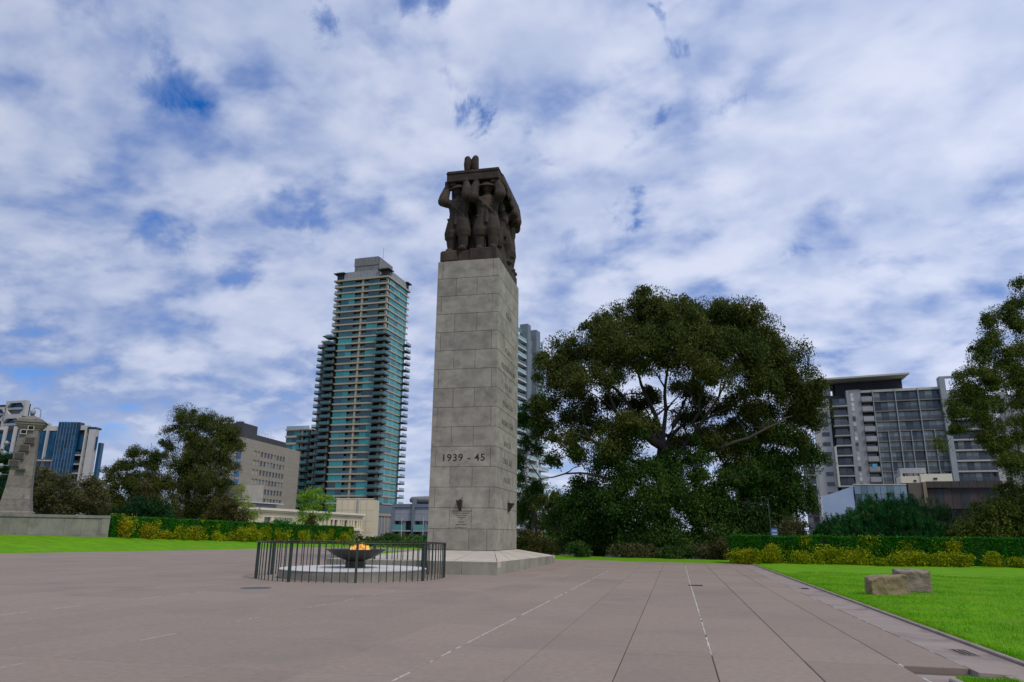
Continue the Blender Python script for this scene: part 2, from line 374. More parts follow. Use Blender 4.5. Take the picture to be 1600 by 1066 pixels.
# ------------------------------------------------------------------ lawns
M_lawn=mat('lawn',(0.085,0.25,0.003),(0.16,0.36,0.006),scale=1.6,rough=0.9,bump=0.012,bscale=45,stain=(0.15,0.235,0.018),stscale=0.6,stamt=0.75,detail=12,spec=0.1)
M_blade=leafmat('grass_blade',(0.070,0.29,0.002),(0.22,0.48,0.006),scale=1.6,trans=0.2,isl=0.35,stain=(0.34,0.42,0.03),stscale=0.7,stamt=0.7)
def sheet(name,pts,nx,ny,zf,m):
    """bilinear patch over four corners, zf(x,y,u,v) adds height"""
    mb=MB()
    for j in range(ny+1):
        for i in range(nx+1):
            u,v=i/nx,j/ny; a=np.array(pts[0])*(1-u)*(1-v)+np.array(pts[1])*u*(1-v)+np.array(pts[2])*u*v+np.array(pts[3])*(1-u)*v
            mb.v.append((a[0],a[1],a[2]+zf(a[0],a[1],u,v)))
    for j in range(ny):
        for i in range(nx): b=j*(nx+1)+i; mb.f.append((b,b+1,b+nx+2,b+nx+1))
    return structure(mb.build(name,m,smooth=True))
def bumpz(x,y,u,v): return 0.02*math.sin(x*0.9)*math.sin(y*0.7)+0.012*math.sin(x*2.3+y*1.7)
sheet('lawn',[(3.072,3.5,0.012),(34,3.5,0.012),(34,40,0.012),(3.072,40,0.012)],60,60,lambda x,y,u,v:(bumpz(x,y,u,v)+0.03)*min(1,(x-3.072)*1.2),M_lawn)
lm=MB().box(2.21,2.65,3.8,7.1,-0.1,-0.012); structure(lm.build('lawn_corner',M_lawn))
sheet('lawn_strip',[(-16,33.0,-0.03),(3.0,33.1,0.005),(2.9,36.5,0.03),(-20,45.0,0.03)],30,8,lambda x,y,u,v:0.0,M_lawn)
# bank of lawn on the left, rising to the wall and the hedge
LB_low=[(-31.5,20.0,-0.01),(-30.4,28.5,-0.01),(-29.1,33.8,-0.01),(-26.9,43.9,-0.01),(-27.8,55.0,-0.01),(-21.0,51.8,-0.01),(-13.4,45.0,-0.01)]
LB_hi=[(-43,26.0,1.02),tuple(P(0,833,41)),tuple(P(172,840,44)),tuple(P(400,847,56)),tuple(P(550,850.5,66)),(-26,66.0,-0.02),(-20,58.0,-0.05)]
mb=MB(); nv=8
for k,(a,b) in enumerate(zip(LB_low,LB_hi)):
    for j in range(nv+3):
        v=j/nv; p=np.array(a)*(1-v)+np.array(b)*v
        if v<=1: p[2]=a[2]+(b[2]-a[2])*(v**1.15)
        else: p[2]=b[2]
        mb.v.append(tuple(p))
for k in range(len(LB_low)-1):
    for j in range(nv+2): b=k*(nv+3)+j; mb.f.append((b,b+1,b+nv+4,b+nv+3))
structure(mb.build('lawn_bank',M_lawn,smooth=True))
# grass blades: near right lawn thick, further away sparse
def blades(name,n,fn,h_,w_):
    c=fn(n); d=RNG.normal(size=(len(c),3))*0.55; d[:,2]=1; d/=np.linalg.norm(d,axis=1)[:,None]
    s=np.cross(d,RNG.normal(size=(len(c),3))); s/=np.linalg.norm(s,axis=1)[:,None]
    hh=(h_*(0.5+RNG.random(len(c))))[:,None] if not hasattr(h_,'shape') else h_[:,None]
    v=np.empty((len(c),3,3)); v[:,0]=c-s*w_/2; v[:,1]=c+s*w_/2; v[:,2]=c+d*hh
    return stuff(link(name,fastmesh(name,v.reshape(-1,3),None,M_blade,3),None))
def near_lawn(n):
    x=3.08+(RNG.random(n)**1.3)*11; y=5+(RNG.random(n)**1.25)*20; z=0.012+(0.03+0.02*np.sin(x*.9)*np.sin(y*.7)+0.012*np.sin(x*2.3+y*1.7))*np.minimum(1,(x-3.072)*1.2)
    return np.stack([x,y,z-0.004],1)
tag(blades('grass',190000,near_lawn,0.038,0.006),'bright green mown grass blades covering the right lawn','grass')
def corner_lawn(n): return np.stack([RNG.uniform(2.20,2.66,n),RNG.uniform(5.2,7.12,n),np.full(n,-0.015)],1)
tag(blades('grass',14000,corner_lawn,0.035,0.005),'tuft of green grass in the small lawn corner at bottom right','grass')
def edge_lawn(n):
    y=RNG.uniform(5,33,n); return np.stack([3.075+RNG.random(n)**2*0.06,y,np.full(n,0.01)],1)
tag(blades('grass',16000,edge_lawn,0.045,0.006),'fringe of grass hanging over the kerb of the right lawn','grass')

# ------------------------------------------------------------------ two rough stone blocks on the lawn
def rock(name,fx,fy,sx,sy,sz,rz,m,lab,seed,cut=0.0):
    bm=bmesh.new(); bmesh.ops.create_cube(bm,size=1.0); bmesh.ops.subdivide_edges(bm,edges=bm.edges[:],cuts=9,use_grid_fill=True)
    r=random.Random(seed)
    from mathutils import noise as mn
    for v in bm.verts:
        p=v.co.copy(); q=Vector((p.x*sx,p.y*sy,(p.z+0.5)*sz))
        # rounded corners
        e=[abs(p.x)*2,abs(p.y)*2,max(0,p.z*2)]; k=sorted(e)[1]; sh=1-0.05*max(0,k-0.75)*4
        q.x*=sh; q.y*=sh
        if p.z>0.45: q.z-=0.035*max(0,max(e[0],e[1])-0.7)*2
        n3=mn.noise_vector(q*3.2+Vector((seed,0,0)))*0.05+mn.noise_vector(q*9+Vector((0,seed,0)))*0.022
        q+=n3
        if cut and p.x<-0.3 and p.z>0.2: q.z-=cut*(-p.x-0.3)*5*(p.z-0.2)*2
        v.co=q
    me=bpy.data.meshes.new(name); bm.to_mesh(me); bm.free(); me.materials.append(m)
    return tag(link(name,me,None,None,(fx,fy,0.0),(0,0,rz)),lab,'stone block')
M_rock1=mat('mossy_stone',(0.20,0.145,0.08),(0.32,0.245,0.145),scale=5,rough=0.95,bump=0.03,bscale=14,stain=(0.145,0.13,0.02),stscale=2.2,stamt=0.85)
M_rock2=mat('grey_stone',(0.19,0.145,0.115),(0.31,0.245,0.195),scale=4,rough=0.95,bump=0.03,bscale=12,stain=(0.09,0.06,0.04),stscale=2.8,stamt=0.8,stretch=(1,1,1.6))
rock('stone_block',4.02,16.2,0.72,0.42,0.40,0.10,M_rock1,'lower mossy yellow-brown stone block in front of its neighbour on the right lawn',3,0.07)
rock('stone_block',4.62,16.72,0.62,0.5,0.50,0.14,M_rock2,'taller grey-brown stone block standing behind the mossy one on the right lawn',8)

# ------------------------------------------------------------------ hedges
M_hedge=leafmat('hedge_leaf',(0.016,0.115,0.005),(0.036,0.20,0.008),scale=1.6,trans=0.12,isl=0.5)
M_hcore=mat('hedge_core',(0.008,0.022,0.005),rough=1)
M_gold=leafmat('golden_leaf',(0.17,0.25,0.006),(0.42,0.42,0.010),scale=2.0,trans=0.2,isl=0.4)
M_gold2=leafmat('orange_tipped_leaf',(0.20,0.22,0.008),(0.48,0.38,0.010),scale=2.0,trans=0.2,isl=0.4)
M_stem=mat('stem',(0.06,0.045,0.03),rough=0.95)
def hedge(name,lab,pts,thick,hgts,dens,leaf):
    """pts: list of front-base points; hedge stands behind them"""
    o=pts[0]; t=thing(name,lab,'hedge',tuple(o))
    core=MB(); allc=[]
    for i in range(len(pts)-1):
        a,b=np.array(pts[i]),np.array(pts[i+1]); ha,hb=hgts[i],hgts[i+1]; d=b-a; ln=np.hypot(d[0],d[1]); nrm=np.array([-d[1],d[0],0])/ln
        if nrm[1]<0 and abs(nrm[1])>abs(nrm[0])*0.0: nrm=-nrm if np.dot(nrm,[-math.sin(YAW),math.cos(YAW),0])<0 else nrm
        q=[a+nrm*.06,b+nrm*.06,b+nrm*(thick-.06),a+nrm*(thick-.06)]; zz=[p[2] for p in q]
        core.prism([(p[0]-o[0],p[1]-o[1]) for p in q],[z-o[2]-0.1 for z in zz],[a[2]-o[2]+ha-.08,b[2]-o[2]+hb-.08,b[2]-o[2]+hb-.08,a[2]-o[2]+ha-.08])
        for face,n in (('front',int(dens*ln*1.15)),('top',int(dens*ln*thick*0.9)),('back',int(dens*ln*0.25))):
            u=RNG.random(n); h_=ha+(hb-ha)*u
            wob=0.035*np.sin(u*ln*2.1+i)+0.03*np.sin(u*ln*5.3+1)
            if face=='top': v=RNG.random(n)*thick; z=h_-np.abs(RNG.normal(0,0.03,n))+wob*0.5+(RNG.random(n)<0.03)*RNG.random(n)*0.09
            elif face=='front': v=np.abs(RNG.normal(0,0.035,n))-0.02+wob; z=h_*RNG.random(n)
            else: v=thick-np.abs(RNG.normal(0,0.035,n)); z=h_*RNG.random(n)
            c=a+d*u[:,None]+nrm*v[:,None]; c[:,2]+=z; allc.append(c)
        if i==0 or i==len(pts)-2:
            n=int(dens*thick); e=a if i==0 else b; hh=ha if i==0 else hb
            c=e+nrm*(RNG.random(n)*thick)[:,None]-(d/ln)*((1 if i==0 else -1)*(0.03-np.abs(RNG.normal(0,.03,n))))[:,None]*1.0; c[:,2]=e[2]+RNG.random(n)*hh; allc.append(c)
    gp_=[]
    for i in range(len(pts)-1):
        a,b=np.array(pts[i]),np.array(pts[i+1]); d=b-a; ln=np.hypot(d[0],d[1]); nrm=np.array([-d[1],d[0],0])/ln
        for k in range(int(ln*1.7)):
            u=RNG.random(); hh_=(hgts[i]+(hgts[i+1]-hgts[i])*u); zc=hh_*(RNG.random()**1.8*.95+.03); rr_=RNG.uniform(.06,.2); n=int(260*(rr_/.15)**2)
            g=RNG.normal(size=(n,3))*np.array([rr_,.035,rr_*1.1]); c_=a+d*u+(d/ln)*g[:,:1]-nrm*(.03+np.abs(g[:,1:2])); c_[:,2]+=zc+g[:,2]; c_=c_[(c_[:,2]>a[2])&(c_[:,2]<a[2]+hh_+.07)]; gp_.append(c_)
    link('variegated_sprays',leaves('variegated_sprays',np.concatenate(gp_)-np.array(o),leaf*1.1,leaf*.6,M_gold,droop=-.2),None,t)
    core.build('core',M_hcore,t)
    c=np.concatenate(allc)-np.array(o)
    link('foliage',leaves('foliage',c,leaf,leaf*0.6,M_hedge,droop=-0.3),None,t); return t
def shrub_clump(name,lab,cat,group,c,rx,ry,h_,n,m,leaf,droop=0.0,nst=6,seed=0):
    """low shrub of upright sprays"""
    t=thing(name,lab,cat,tuple(c),group=group); st=MB(); cc=[]
    r=np.random.default_rng(seed+5)
    for k in range(nst):
        a=r.uniform(0,2*math.pi); q=r.random()**0.5; top=np.array([rx*q*math.cos(a),ry*q*math.sin(a),h_*(0.6+0.4*r.random())*(1-0.25*q*q)])
        st.tube([(top[0]*.25,top[1]*.25,0),(top[0]*.7,top[1]*.7,top[2]*.5),tuple(top)],[0.012,0.009,0.004],4)
        m_=int(n/nst); s=r.random(m_)**0.8; p=top*s[:,None]; p[:,:2]=top[:2]*(0.3+0.7*s[:,None]); sp=0.40*rx*(0.35+0.75*np.sin(s*2.6))*r.uniform(.6,1.3)
        p+=r.normal(size=(m_,3))*np.stack([sp,sp*ry/rx,sp*0.5],1); p[:,2]=np.clip(p[:,2],0.02,h_*1.05); cc.append(p)
    st.build('stem',M_stem,t); link('foliage',leaves('foliage',np.concatenate(cc),leaf,leaf*0.55,m,droop=droop),None,t); return t
# right hedge
rh=[np.array([2.34,33.15,0.02]),np.array([13.4,33.5,0.02]),np.array([27,34.0,0.02])]
hedge('clipped_hedge','long clipped dark green box hedge at the back of the right lawn',rh,1.3,[1.13,1.13,1.15],2600,0.06)
ords=['first','second','third','fourth','fifth','sixth','seventh','eighth','ninth','tenth','eleventh','twelfth','thirteenth','fourteenth','fifteenth']
gr=[(1160,30,.62),(1180,25,.75),(1213,28,.85),(1252,28,.6),(1296,42,.8),(1335,40,.70),(1376,16,.35),(1410,30,.62),(1436,25,.7),(1470,30,.6),(1505,22,.85),(1555,26,.62),(1592,20,.45)]
for i,(px,wp,hh) in enumerate(gr):
    c=G(px,881.5+(px-1147)*0.0185); dpt=30.5; c[2]=0.03; c[1]-=0.02
    shrub_clump('golden_shrub',f'yellow-green variegated shrub growing into the right hedge, {ords[i]} from its left end','shrub','golden shrubs along the right hedge',c,wp/38*.55,0.14,hh*.95,2600,M_gold,0.07,seed=i)
# left hedge
lh=[P(172,841,44.5),P(300,845,50.5),P(400,848,56.5),P(551,851,66.5)]
hh=[P(172,806.5,44.5)[2]-lh[0][2],P(300,812.5,50.5)[2]-lh[1][2],P(400,817,56.5)[2]-lh[2][2],P(551,823.5,66.5)[2]-lh[3][2]]
hedge('clipped_hedge','long clipped dark green hedge running from the low stone wall behind the left lawn',lh,1.4,hh,1300,0.085)
gl=[(190,34,1.15,M_gold2),(222,22,.8,M_gold2),(252,14,.5,M_gold2),(275,26,.85,M_gold),(301,26,.75,M_gold2),(334,24,.6,M_gold),(370,26,.9,M_gold),(396,20,.85,M_gold),(430,28,.9,M_gold),(465,24,.9,M_gold),(497,24,.8,M_gold),(535,26,.8,M_gold)]
for i,(px,wp,h_,m_) in enumerate(gl):
    D=np.interp(px,[172,300,400,551],[44.2,50.2,56.2,66.0]); c=P(px,np.interp(px,[172,300,400,551],[841,845,848,850.5]),D)
    shrub_clump('golden_shrub',f'yellow variegated shrub growing into the left hedge, {ords[i]} from the stone wall','shrub','golden shrubs along the left hedge',c,wp/26*0.80,0.2,h_*1.2,3000,m_,0.10,seed=40+i)
# ------------------------------------------------------------------ cenotaph
def granite(nm,a,b,**k): return mat(nm,a,b,scale=2.2,rough=0.85,bump=0.004,bscale=70,spec=0.3,detail=8,**k)
M_gran=granite('cenotaph_granite',(0.25,0.23,0.185),(0.405,0.378,0.31),rnd=0.09,stain=(0.17,0.163,0.15),stscale=1.7,stamt=0.65,stretch=(1,1,1.3))
M_gran_base=granite('plinth_granite',(0.27,0.25,0.20),(0.36,0.335,0.27),rnd=0.10,stain=(0.14,0.135,0.12),stscale=1.2,stamt=0.6)
M_gran_top=granite('plinth_top_granite',(0.50,0.44,0.35),(0.60,0.53,0.43),rnd=0.05,stain=(0.36,0.33,0.28),stscale=0.8,stamt=0.7)
M_mortar=mat('mortar',(0.06,0.054,0.042),rough=1)
M_cut=mat('letter_cut',(0.035,0.033,0.028),rough=1)
M_cut2=mat('letter_cut_side',(0.085,0.078,0.06),rough=1)
CX0,CX1,CY0,CY1=-8.64,-6.18,25.2,28.85; CZ0,CZ1=0.54,11.41
cen=thing('cenotaph','tall rectangular grey granite pillar inscribed 1939-45 on a stepped stone base','monument',(-7.41,25.2,0))
def cl(x,y): return x+7.41,y-25.2
def cbox(name,x0,x1,y0,y1,z0,z1,m,ch=0.008):
    a,b=cl(x0,y0); c,d=cl(x1,y1); return MB().chbox(a,c,b,d,z0,z1,ch).build(name,m,cen)
cbox('core',CX0+0.012,CX1-0.012,CY0+0.012,CY1-0.012,0.0,CZ1-0.01,M_mortar)
T=0.30; NC=15; CH=(CZ1-CZ0)/NC; gp=0.006
for k in range(NC):
    z1=CZ1-k*CH-gp; z0=CZ1-(k+1)*CH+gp; W=CX1-CX0; D=CY1-CY0
    if k%2==0: fr=[0,.085+RNG.uniform(-.01,.01),.905+RNG.uniform(-.01,.01),1] if k!=14 else [0,.085,.62,.885,1]
    else: fr=[0,.315+RNG.uniform(-.012,.012),.655+RNG.uniform(-.012,.012),1]
    for i in range(len(fr)-1):
        y1=CY0+T+ (0 if 0<i<len(fr)-2 else 0)
        for (ya,yb) in ((CY0,CY0+T),(CY1-T,CY1)): cbox('stone_block',CX0+W*fr[i]+(gp if i else 0),CX0+W*fr[i+1]-(gp if i<len(fr)-2 else 0),ya,yb,z0,z1,M_gran,0.006)
    sd_=[T,.52*D+RNG.uniform(-.1,.1),D-T] if k%2 else [T,.36*D,.68*D,D-T]
    for i in range(len(sd_)-1):
        for (xa,xb) in ((CX0,CX0+T),(CX1-T,CX1)): cbox('stone_block',xa,xb,CY0+sd_[i]+gp,CY0+sd_[i+1]-gp,z0,z1,M_gran,0.006)
# base: ring of edge stones, sloping paved top
BX0,BX1,BY0,BY1=-9.98,-4.855,20.17,30.2
def zedge(y): return 0.355-0.075*(y-BY0)/(BY1-BY0)
cbox('base_core',BX0+0.05,BX1-0.05,BY0+0.05,BY1-0.05,-0.02,0.22,M_mortar)
xsn=np.linspace(BX0,BX1,6); ysn=np.linspace(BY0,BY1,11)
for i in range(5):
    for (ya,yb) in ((BY0,BY0+.45),(BY1-.45,BY1)): cbox('edge_stone',xsn[i]+.004,xsn[i+1]-.004,ya,yb,-0.02,zedge(ya if ya==BY0 else yb),M_gran_base,0.01)
for i in range(10):
    for (xa,xb) in ((BX0,BX0+.45),(BX1-.45,BX1)):
        y0_,y1_=ysn[i]+.004,ysn[i+1]-.004
        if i==0: y0_=BY0+.456
        if i==9: y1_=BY1-.456
        a,b=cl(xa,y0_); c,d=cl(xb,y1_)
        MB().prism([(a,b),(c,b),(c,d),(a,d)],-0.02,[zedge(y0_)]*2+[zedge(y1_)]*2).build('edge_stone',M_gran_base,cen)
# sloping top slabs (four hipped sides)
outer=[(BX0,BY0),(BX1,BY0),(BX1,BY1),(BX0,BY1)]; inner=[(CX0,CY0),(CX1,CY0),(CX1,CY1),(CX0,CY1)]
for s in range(4):
    o0,o1=np.array(outer[s]),np.array(outer[(s+1)%4]); i0,i1=np.array(inner[s]),np.array(inner[(s+1)%4])
    nn=4 if s%2==0 else 6; mm=3
    def pt(u,v):
        a=o0+(o1-o0)*u; b=i0+(i1-i0)*u; p=a+(b-a)*v; ze=zedge(a[1])+0.002; return (p[0]+7.41,p[1]-25.2,ze+(0.535-ze)*v)
    for a in range(nn):
        for b in range(mm):
            e=.003; q=[pt(a/nn+e,b/mm+e),pt((a+1)/nn-e,b/mm+e),pt((a+1)/nn-e,(b+1)/mm-e),pt(a/nn+e,(b+1)/mm-e)]
            MB().prism([(p[0],p[1]) for p in q],[0.2]*4,[p[2] for p in q]).build('top_slab',M_gran_top,cen)
# inscriptions
def text(body,size,loc,rot,m,parent,name='inscription',ext=0.004,align='CENTER',sx=1.0,space=1.0,off=0.0):
    c=bpy.data.curves.new(name,'FONT'); c.body=body; c.size=size; c.extrude=ext; c.align_x=align; c.align_y='CENTER'; c.space_character=space; c.offset=off; c.resolution_u=3; c.space_line=1.15
    o=bpy.data.objects.new(name,c); COL.objects.link(o); bpy.context.view_layer.update()
    me=bpy.data.meshes.new_from_object(o.evaluated_get(bpy.context.evaluated_depsgraph_get())); bpy.data.objects.remove(o); me.name=name; me.materials.clear(); me.materials.append(m)
    return link(name,me,None,parent,loc,rot,(sx,1,1))
R90=math.pi/2
def serif_text(body,h_,width,loc,rot,m,parent):
    """roman capitals: block font plus thin serifs at the stroke ends of the numerals 1 and 4"""
    return text(body,h_,loc,rot,m,parent,sx=1.0)
text('1939 - 45',0.36,(0.01,-0.002,3.755),(R90,0,0),M_cut,cen,sx=1.08,space=1.10,off=0.003)
sf=MB()
for x in(-0.80,): sf.box(x-0.075,x+0.05,-0.006,0.0,3.615,3.628)
for zc,b,wd in((9.5,'R.A.N.',1.0),(8.03,'ATLANTIC',1.3),(7.33,'MEDITERRANEAN',2.35),(6.62,'RED SEA',1.2),(5.90,'PERSIAN GULF',1.75),(5.18,'INDIAN OCEAN',1.95),(4.40,'JAVA SEA',1.25),(3.74,'CORAL SEA',1.5),(3.05,'PACIFIC',1.15)):
    t_=text(b,0.30,(CX1+7.41+0.0015,1.85,zc),(R90,0,R90),M_cut2,cen,off=-0.004)
    w0=t_.dimensions.x if t_.dimensions.x>0 else 1
    xs_=[v.co.x for v in t_.data.vertices]; w0=max(xs_)-min(xs_); t_.scale=(wd/w0,1,1)
lines=['TO THE GLORY OF SERVICE AND SACRIFICE','THIS FORECOURT WAS DEDICATED BY','HER MAJESTY THE QUEEN','IN THE PRESENCE','OF','THE PEOPLE','OF THE STATE OF VICTORIA','28TH FEBRUARY 1954']
wds=[0.76,0.62,0.42,0.30,0.06,0.24,0.38,0.44]; zs=[1.875,1.80,1.725,1.65,1.58,1.50,1.41,1.305]
for b,wd,z in zip(lines,wds,zs):
    t_=text(b,0.052,(0.0,-0.0015,z),(R90,0,0),M_cut,cen,ext=0.002); xs_=[v.co.x for v in t_.data.vertices]; t_.scale=(wd/(max(xs_)-min(xs_)),1,1)
# wedge-shaped bronze wall lamps
M_bronze=mat('dark_bronze',(0.028,0.03,0.024),(0.05,0.052,0.042),scale=8,rough=0.5,metal=0.4)
for (lc,rz,lab) in (((-7.46,25.2,2.09),0,'small dark bronze wedge-shaped wall lamp above the fine inscription on the front of the pillar'),((-6.18,27.25,2.08),R90,'small dark bronze wedge-shaped wall lamp on the right side of the pillar')):
    t=thing('wall_lamp',lab,'lamp',lc,rz)
    mbx=MB(); mbx.v=[(-.09,-.005,.17),(.09,-.005,.17),(.09,-.25,.15),(-.09,-.25,.15),(-.055,-.005,-.17),(.055,-.005,-.17),(.05,-.06,-.15),(-.05,-.06,-.15)]
    mbx.f=[(0,1,2,3),(4,7,6,5),(0,4,5,1),(3,2,6,7),(0,3,7,4),(1,5,6,2)]; mbx.build('shade',M_bronze,t)
    MB().box(-.04,.04,-.012,-.001,-.21,.2).build('backplate',M_bronze,t); MB().tube([(0.03,-.06,.16),(.06,-.03,.24),(.09,-.004,.27)],.01,5).build('conduit',M_bronze,t)
# ------------------------------------------------------------------ basalt sculpture: six servicemen carrying a bier
M_bas=mat('basalt_sculpture',(0.021,0.014,0.008),(0.052,0.033,0.020),scale=3.2,rough=0.8,bump=0.03,bscale=16,rnd=0.16,stain=(0.09,0.062,0.041),stscale=1.6,stamt=0.6,stretch=(1,1,.6))
scu=thing('sculpture_group','dark brown basalt sculpture of servicemen carrying a fallen comrade on a bier atop the pillar','sculpture',(-7.41,25.2,CZ1))
def capsule(mb,p,q,r0,r1,flat=None):
    p=Vector(p); q=Vector(q); n=5
    pts=[];rs=[]
    d=(q-p); 
    for i in range(4): a=math.pi/2*(1-i/3.5); pts.append(p-d.normalized()*r0*math.sin(a)*0.98); rs.append(max(r0*math.cos(a),0.004))
    pts.append(p+d*0.5); rs.append((r0+r1)/2)
    for i in range(4): a=math.pi/2*((i+0.5)/3.5); pts.append(q+d.normalized()*r1*math.sin(a)*0.98); rs.append(max(r1*math.cos(a),0.004))
    mb.tube(pts,rs,12)
def ellip(mb,c,rx,ry,rz,M=None,n=14):
    prof=[(max(math.sin(math.pi*i/8),0.001),-math.cos(math.pi*i/8)) for i in range(9)]
    b=len(mb.v); mb.lathe(prof,n)
    for i in range(b,len(mb.v)):
        v=Vector(mb.v[i]); v=Vector((v.x*rx,v.y*ry,v.z*rz)); 
        if M: v=M@v
        mb.v[i]=tuple(v+Vector(c))
def rmesh(mb,name,voxel=0.035,smooth=2):
    me=mb.mesh(name); o=bpy.data.objects.new('tmp',me); COL.objects.link(o)
    r=o.modifiers.new('r','REMESH'); r.mode='VOXEL'; r.voxel_size=voxel
    s=o.modifiers.new('s','SMOOTH'); s.factor=0.5; s.iterations=smooth
    dg=bpy.context.evaluated_depsgraph_get(); m2=bpy.data.meshes.new_from_object(o.evaluated_get(dg)); bpy.data.objects.remove(o); m2.name=name; m2.shade_smooth(); return m2
def figure(stance,helmet=True):
    """serviceman with raised arms, facing -y, feet at z=0, shoulders carrying at about 2.95; hands on the bier"""
    m=MB(); s=stance
    # legs: big stylised shorts flaring over bare knees and boots
    for sx,kx,fwd in((-1,0.0,0.0),(1,0.0,-0.10)):
        hx=0.19*sx
        capsule(m,(hx,0.0,1.30),(hx+0.05*sx*s,-0.03+fwd*.4,0.78),0.20,0.24)
        b=len(m.v); m.lathe([(0.205,0.0),(0.25,0.25),(0.20,0.75)],14)
        for i in range(b,len(m.v)):
            v=m.v[i]; m.v[i]=(v[0]*1.02+hx+0.06*sx*s*(1-v[2]/0.8),v[1]*1.15-0.02+fwd*.5,v[2]+0.62)
        capsule(m,(hx+.05*sx*s,-.02+fwd,0.66),(hx+.04*sx*s,0.02+fwd,0.22),0.19,0.155)
        capsule(m,(hx+.04*sx*s,0.04+fwd,0.10),(hx+.06*sx*s,-0.20+fwd,0.075),0.13,0.11)
    # tunic and chest
    b=len(m.v); m.lathe([(0.36,1.10),(0.38,1.32),(0.33,1.50),(0.345,1.75),(0.385,2.02),(0.38,2.22),(0.24,2.38),(0.12,2.46)],18)
    for i in range(b,len(m.v)): v=m.v[i]; m.v[i]=(v[0],v[1]*0.68,v[2])
    m.box(-0.34,0.34,-0.245,-0.225,1.40,1.47) # belt
    m.box(-0.02,0.02,-0.262,-0.2,1.2,2.2)
    for sx in(-1,1): m.box(0.1*sx-0.07,0.1*sx+0.07,-0.27,-0.2,1.86,2.03)
    for k_ in range(9): a_=-2.6+k_*.5; m.tube([(.30*math.cos(a_),.22*math.sin(a_),2.1),(.325*math.cos(a_),.235*math.sin(a_),1.6),(.39*math.cos(a_),.28*math.sin(a_),1.12)],[.02,.035,.05],5)
    m.tube([(-.3,-.2,2.25),(.05,-.29,1.8),(.32,-.22,1.45)],[.03,.035,.03],5)
    # neck and head tilted under the load
    capsule(m,(0,-0.02,2.35),(0,-0.05,2.55),0.105,0.10); ellip(m,(0,-0.08,2.68),0.15,0.18,0.21)
    ellip(m,(0,-0.255,2.66),0.03,0.045,0.06)
    for sx in (-1,1): ellip(m,(0.15*sx,-0.07,2.67),0.03,0.05,0.06)
    m.box(-0.06,0.06,-0.255,-0.2,2.555,2.575)
    if helmet:
        Mx=Matrix.Rotation(math.radians(14),3,'X'); b=len(m.v)
        m.lathe([(0.30,-0.03),(0.325,0.0),(0.24,0.06),(0.165,0.15),(0.05,0.19)],18)
        for i in range(b,len(m.v)): m.v[i]=tuple(Mx@Vector(m.v[i])+Vector((0,-0.1,2.78)))
    # arms: shoulder, elbow forward and out, forearm up to the bier
    for sx,ex,hx in((-1,-0.45,-0.36),(1,0.45,0.36)):
        sh=(0.33*sx,-0.02,2.20); el=(ex,-0.36,2.18+0.08*(1 if sx>0 else 0)); ha=(hx,-0.22,2.86)
        capsule(m,sh,el,0.175,0.18); 
        b=len(m.v); m.tube([el,(el[0]*.96,el[1]+.06,el[2]+.28),ha],[0.20,0.18,0.125],8)
        # cuff and hand with fingers curled over the edge
        capsule(m,(ha[0],ha[1],ha[2]-.05),(ha[0],ha[1]-.02,ha[2]+.16),0.10,0.09)
        for f in range(4): capsule(m,(ha[0]-.07+f*.047,ha[1]-.06,ha[2]+.12),(ha[0]-.07+f*.047,ha[1]-.05,ha[2]+.27-0.012*abs(f-1.5)),0.027,0.023)
        capsule(m,(ha[0]-.09*sx,ha[1]-.04,ha[2]+.05),(ha[0]-.12*sx,ha[1]-.03,ha[2]+.17),0.03,0.024)
    return rmesh(m,'carrier_figure',0.03,1)
fgA=figure(1.2); fgB=figure(0.6)
zb=0.47
def fig(me,x,y,rz,lab,sc=1.0,sx=1.0):
    o=link('carrier_figure',me,M_bas,scu,(x+7.41,y-25.2,zb),(0,0,rz),(sc*sx,sc,sc)); o['label']=lab; return o
fig(fgA,-7.98,25.60,math.radians(-14),'front left serviceman with arms raised to the bier',1.0,1.22)
fig(fgB,-6.80,25.60,math.radians(8),'front right serviceman with arms raised to the bier',1.0,1.22)
fig(fgB,-8.15,27.0,math.radians(-60),'middle left serviceman')
fig(fgA,-6.58,27.05,math.radians(62),'middle right serviceman bending under the bier')
fig(fgA,-8.15,28.35,math.radians(-110),'rear left serviceman')
fig(fgB,-6.52,28.25,math.radians(105),'rear right serviceman')
def sbox(name,x0,x1,y0,y1,z0,z1,ch=0.03): return MB().chbox(x0+7.41,x1+7.41,y0-25.2,y1-25.2,z0-CZ1,z1-CZ1,ch).build(name,M_bas,scu)
sbox('base_block',-8.60,-7.87,25.24,26.3,11.41,11.90,0.06); sbox('base_block',-7.86,-7.42,25.26,26.3,11.41,11.86,0.02); sbox('base_block',-7.41,-6.29,25.24,26.3,11.41,11.92,0.03)
sbox('base_block',-8.60,-7.45,26.31,28.75,11.41,11.9,0.04); sbox('base_block',-7.44,-6.27,26.31,27.6,11.41,11.9,0.04); sbox('base_block',-7.44,-6.23,27.61,28.78,11.41,11.88,0.08)
# central stump of rock between the figures
st=MB(); st.tube([(0.06,1.0,0.45),(0.03,1.0,1.6),(0.08,1.05,2.6),(0.02,1.1,3.4)],[0.42,0.34,0.28,0.34],9); st.tube([(-0.05,0.75,0.45),(0.02,0.8,2.2)],[0.28,0.16],7); st.tube([(0.0,2.4,0.45),(0,2.4,3.4)],[0.5,0.4],9)
st.tube([(-.70,.78,.45),(-.66,.74,1.9),(-.62,.72,3.38)],[.36,.30,.40],8); st.tube([(.72,1.9,.45),(.66,1.9,1.9),(.6,1.9,3.3)],[.4,.3,.3],8)
link('rock_stump',rmesh(st,'rock_stump',0.05,1),M_bas,scu)
